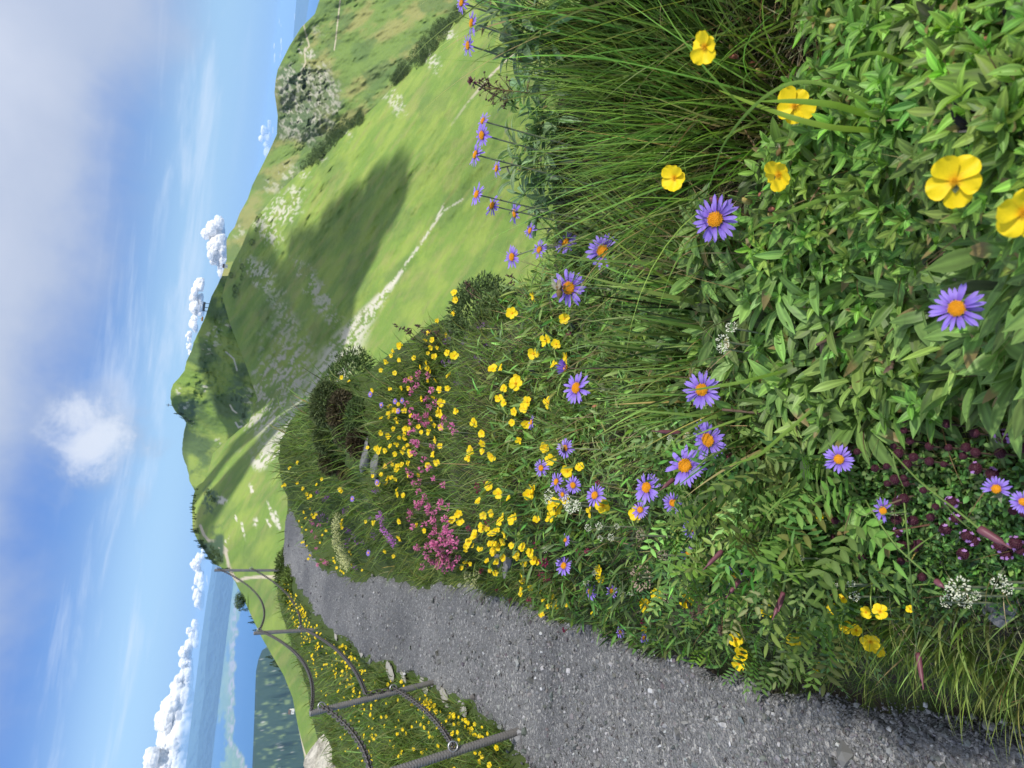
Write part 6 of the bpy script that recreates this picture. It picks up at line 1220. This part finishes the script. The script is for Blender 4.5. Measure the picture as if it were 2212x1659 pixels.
shrub(745, 1010, None, .06, 'small brown heather beside the hollow stones', 514, (.06, .045, .03), .6)
shrub(745, 925, None, .075, 'twiggy dark heather in the middle of the hollow', 515, (.05, .05, .028), .6)
shrub(1040, 690, 2.45, .16, 'twiggy green shrub on the skyline of the bank among purple flowers', 507, (.06, .09, .035), .7)
shrub(1075, 720, 2.2, .13, 'twiggy green shrub below the one on the skyline', 508, (.065, .095, .035), .7)
# dark seeding grass over the crest, and other stalks
M['seed'] = plain('seed_head', (.09, .06, .045), .8, .2); M['straw'] = plain('dry_stalk', (.22, .15, .07), .8, .2)
def panicle(x0, y0, x1, y1, r, label, n=26, spread=26):
    B = ray(x0, y0)*r; T = ray(x1, y1)*r*.99; root = empty('seeding_grass', tuple(B), label, 'seeding grass', 'seeding grass stalks'); stem(root, B, T, .0008, .0005, M['straw'], (0, 0, 0)); mb = MB()
    for k in range(n):
        s = .55+.45*rnd.random(); c = B+(T-B)*s; d = (vX*rnd.gauss(0, .4)+vY*rnd.gauss(0, 1))*spread/FO*r*(1.3-s); e_ = c+d-vX*spread/FO*r*.5; tube(mb, bez(c-B, (c+e_)/2-B+UP*.004, e_-B, 5), .00035*max(1, r), 3)
        V, Fc = icos(1); q = unit(RG.normal(size=3)); mb.add(V*np.array([.0016, .0016, .0016])*r+q*0+e_-B, Fc)
        tube(mb, [e_-B-q*.004*r, e_-B+q*.004*r], .0006*r, 3)
    link('seed_head', mb.mesh('seed_head', M['seed']), root)
panicle(1190, 206, 1048, 190, .84, 'dark branching seed head of grass against the bright slope', 46, 34)
panicle(1130, 620, 1105, 596, 1.9, 'tiny grass seed head beside the skyline shrub', 10, 14); panicle(1060, 660, 1010, 612, 2.3, 'arched grass seed head above the skyline shrub', 12, 10)
panicle(1010, 740, 900, 705, 2.4, 'long dark grass ear leaning over the scree', 16, 6); panicle(960, 760, 852, 700, 2.6, 'thin grass ear left of the long one', 14, 7)
panicle(1560, 1290, 1500, 1330, .95, 'rusty seed head leaning from the lower bank', 24, 14); panicle(1180, 760, 1090, 800, 1.7, 'dark purple grass panicle on the shrubby bank', 34, 30); panicle(1560, 1330, 1560, 1370, 1.0, 'brown plantain like ear over the gravel', 22, 8)
# dark closed bud on the crest
P1 = ray(1022, 178)*.84; B1 = ray(1120, 235)*.86; root = empty('aster_bud', tuple(B1), 'closed dark purple aster bud on the crest beside the seed head', 'flower bud'); stem(root, B1, P1, .0010, .0009, M['stem_green'])
link('bud', floretball('bud', 22, (.5, .5, .5), .7, M['pinkbud'], 77), root, mw=Matrix.Translation(Vector(P1-B1)) @ basis(unit(P1-B1)) @ Matrix.Scale(.0065, 4))
# hawkweed: two orange heads on long stalks over the hollow
for (x, y), s, lb in zip([(738, 815), (754, 824)], (12, 13), ('left orange head of the tall hawkweed against the scree', 'right orange head of the tall hawkweed against the scree')):
    r = 3.4; P = ray(x, y)*r; B = ray(860, 892)*3.1; root = empty('hawkweed', tuple(B), lb, 'orange flower', 'tall hawkweed over the hollow'); stem(root, B, P, .0026, .0022, M['stem_green'], (0, 0, -.02)); link('flower_head', DISC, root, mw=Matrix.Translation(Vector(P-B)) @ basis(unit(P-B+UP*.3)) @ Matrix.Scale(s*1.6/2/FO*r, 4))
# cut brown stalks in the rosettes
for p0, p1, lb in [((1640, 860), (1555, 862), 0), ((1865, 700), (1765, 745), 'cut brown stalk in front of the rosettes'), ((1935, 770), (1925, 795), 'short cut stalk beside the rosettes'), ((1760, 905), (1555, 830), 0), ((1745, 850), (1680, 750), 0), ((1730, 900), (1560, 885), 'brown stalk running down into the rosettes')]:
    if not lb: continue
    a_, _ = cast([p0[0]], [p0[1]], [.0]); b_, _ = cast([p1[0]], [p1[1]], [.055]); root = empty('cut_stalk', tuple(a_[0]), lb, 'cut stalk'); stem(root, a_[0], b_[0], .0016, .0014, M['stem_brown'], (0, 0, 0), leaves_=3)
# ---------------------------------------------------------------- small far landmarks
M['wall'] = plain('white_render', (.75, .74, .72), .7, .2, 0, 0, 200, 0, .05); M['roof'] = plain('dark_roof', (.10, .08, .08), .7, .2); M['orange'] = plain('orange_paint', (.75, .32, .05), .5, .3, 0, 0, 200, 0, .05); M['darkm'] = plain('dark_metal', (.08, .08, .09), .5, .4)
def hut(P, w, label, wallm, roofm):
    root = empty('hut', tuple(P), label, 'hut'); mb = MB(); a = w/2; h = w*.55
    V = np.array([(-a, -a*.7, -h), (a, -a*.7, -h), (a, a*.7, -h), (-a, a*.7, -h), (-a, -a*.7, h*.6), (a, -a*.7, h*.6), (a, a*.7, h*.6), (-a, a*.7, h*.6), (-a, 0, h*1.25), (a, 0, h*1.25)]); mb.add(V, [np.array([(0, 1, 5, 4), (2, 3, 7, 6)]), np.array([(1, 2, 6, 9, 5), (3, 0, 4, 8, 7)])]); link('wall', mb.mesh('wall', wallm, False), root)
    mb = MB(); o_ = a*.12
    V = np.array([(-a-o_, -a*.85, h*.45), (a+o_, -a*.85, h*.45), (a+o_, 0, h*1.35), (-a-o_, 0, h*1.35), (-a-o_, a*.85, h*.45), (a+o_, a*.85, h*.45)]); mb.add(np.concatenate([V, V+[0, 0, a*.08]]), np.array([(0, 1, 2, 3), (3, 2, 5, 4), (9, 8, 7, 6), (10, 11, 8, 9), (0, 6, 7, 1), (4, 5, 11, 10)])); link('roof', mb.mesh('roof', roofm, False), root)
    mb = MB(); mb.add(np.array([(-.12, -.71, -.9), (.12, -.71, -.9), (.12, -.71, -.1), (-.12, -.71, -.1)])*np.array([a, a, h]), np.array([(0, 1, 2, 3)])); link('door', mb.mesh('door', roofm, False), root); return root
P, r = atA(634, 1537); hut(ray(630, 1537)*r, 8/FO*r, 'tiny white hut on the meadow crest by the trail', M['wall'], M['roof'])
P, r = atA(478, 576); hut(ray(487, 575)*r, 7/FO*r, 'tiny white hut on the right ridge below the cumulus', M['wall'], M['roof'])
P, r = atP(442, 664); root = empty('lift_station', tuple(ray(444, 664)*r), 'grey lift station frame on the skyline of the right ridge', 'lift station'); s = r/FO
def boxm(x0, x1, y0, y1, z0, z1): return np.array([(x, y, z) for x in (x0, x1) for y in (y0, y1) for z in (z0, z1)], float), np.array([(0, 1, 3, 2), (4, 6, 7, 5), (0, 4, 5, 1), (2, 3, 7, 6), (0, 2, 6, 4), (1, 5, 7, 3)])
mb = MB(); mb.add(*boxm(-8*s, 10*s, -4*s, 4*s, 1*s, 5*s)); link('roof', mb.mesh('roof', M['darkm'], False), root)
for k in (-7, 0, 8): mb = MB(); mb.add(*boxm((k-.6)*s, (k+.6)*s, -s, s, -6*s, 1*s)); link('post', mb.mesh('post', M['darkm'], False), root)
P = ray(437, 689)*r; root = empty('lift_cabin', tuple(P), 'small orange lift cabin hanging above the ridge', 'lift cabin'); V, Fc = icos(3); mb = MB(); V2 = np.sign(V)*np.abs(V)**.6; mb.add(V2*np.array([4.5, 2.5, 1.8])*s, Fc); link('cabin', mb.mesh('cabin', M['orange']), root); mb = MB(); tube(mb, [[0, 0, 1.5*s], [0, 0, 5*s]], .25*s, 5); link('hanger', mb.mesh('hanger', M['darkm']), root)
P = ray(368, 879)*820; P, r = atP(373, 876); root = empty('summit_cross', tuple(P), 'thin cross on the very top of the mountain', 'cross'); s = r/FO; mb = MB(); mb.add(*boxm(-.5*s, .5*s, -.5*s, .5*s, -1*s, 11*s)); link('mast', mb.mesh('mast', M['darkm'], False), root); mb = MB(); mb.add(*boxm(-3*s, 3*s, -.4*s, .4*s, 7*s, 8*s)); link('arm', mb.mesh('arm', M['darkm'], False), root)
# ---------------------------------------------------------------- air
bm = bmesh.new(); bmesh.ops.create_cube(bm, size=1)
mz = bpy.data.meshes.new('haze'); bm.to_mesh(mz); bm.free()
hzo = link('haze', mz); hzo['kind'] = 'stuff'; hzo.scale = (84000, 84000, 1500); hzo.location = (0, 0, 100-750); hzo.location = (0, 0, 145-750)
m, g = mat('haze_air')
pv = g.n('ShaderNodeVolumePrincipled', _Color=(.42, .68, 1., 1), _Density=2.6e-5, _Anisotropy=.1)
g.n('ShaderNodeOutputMaterial', _Volume=pv.outputs[0]); mz.materials.append(m)
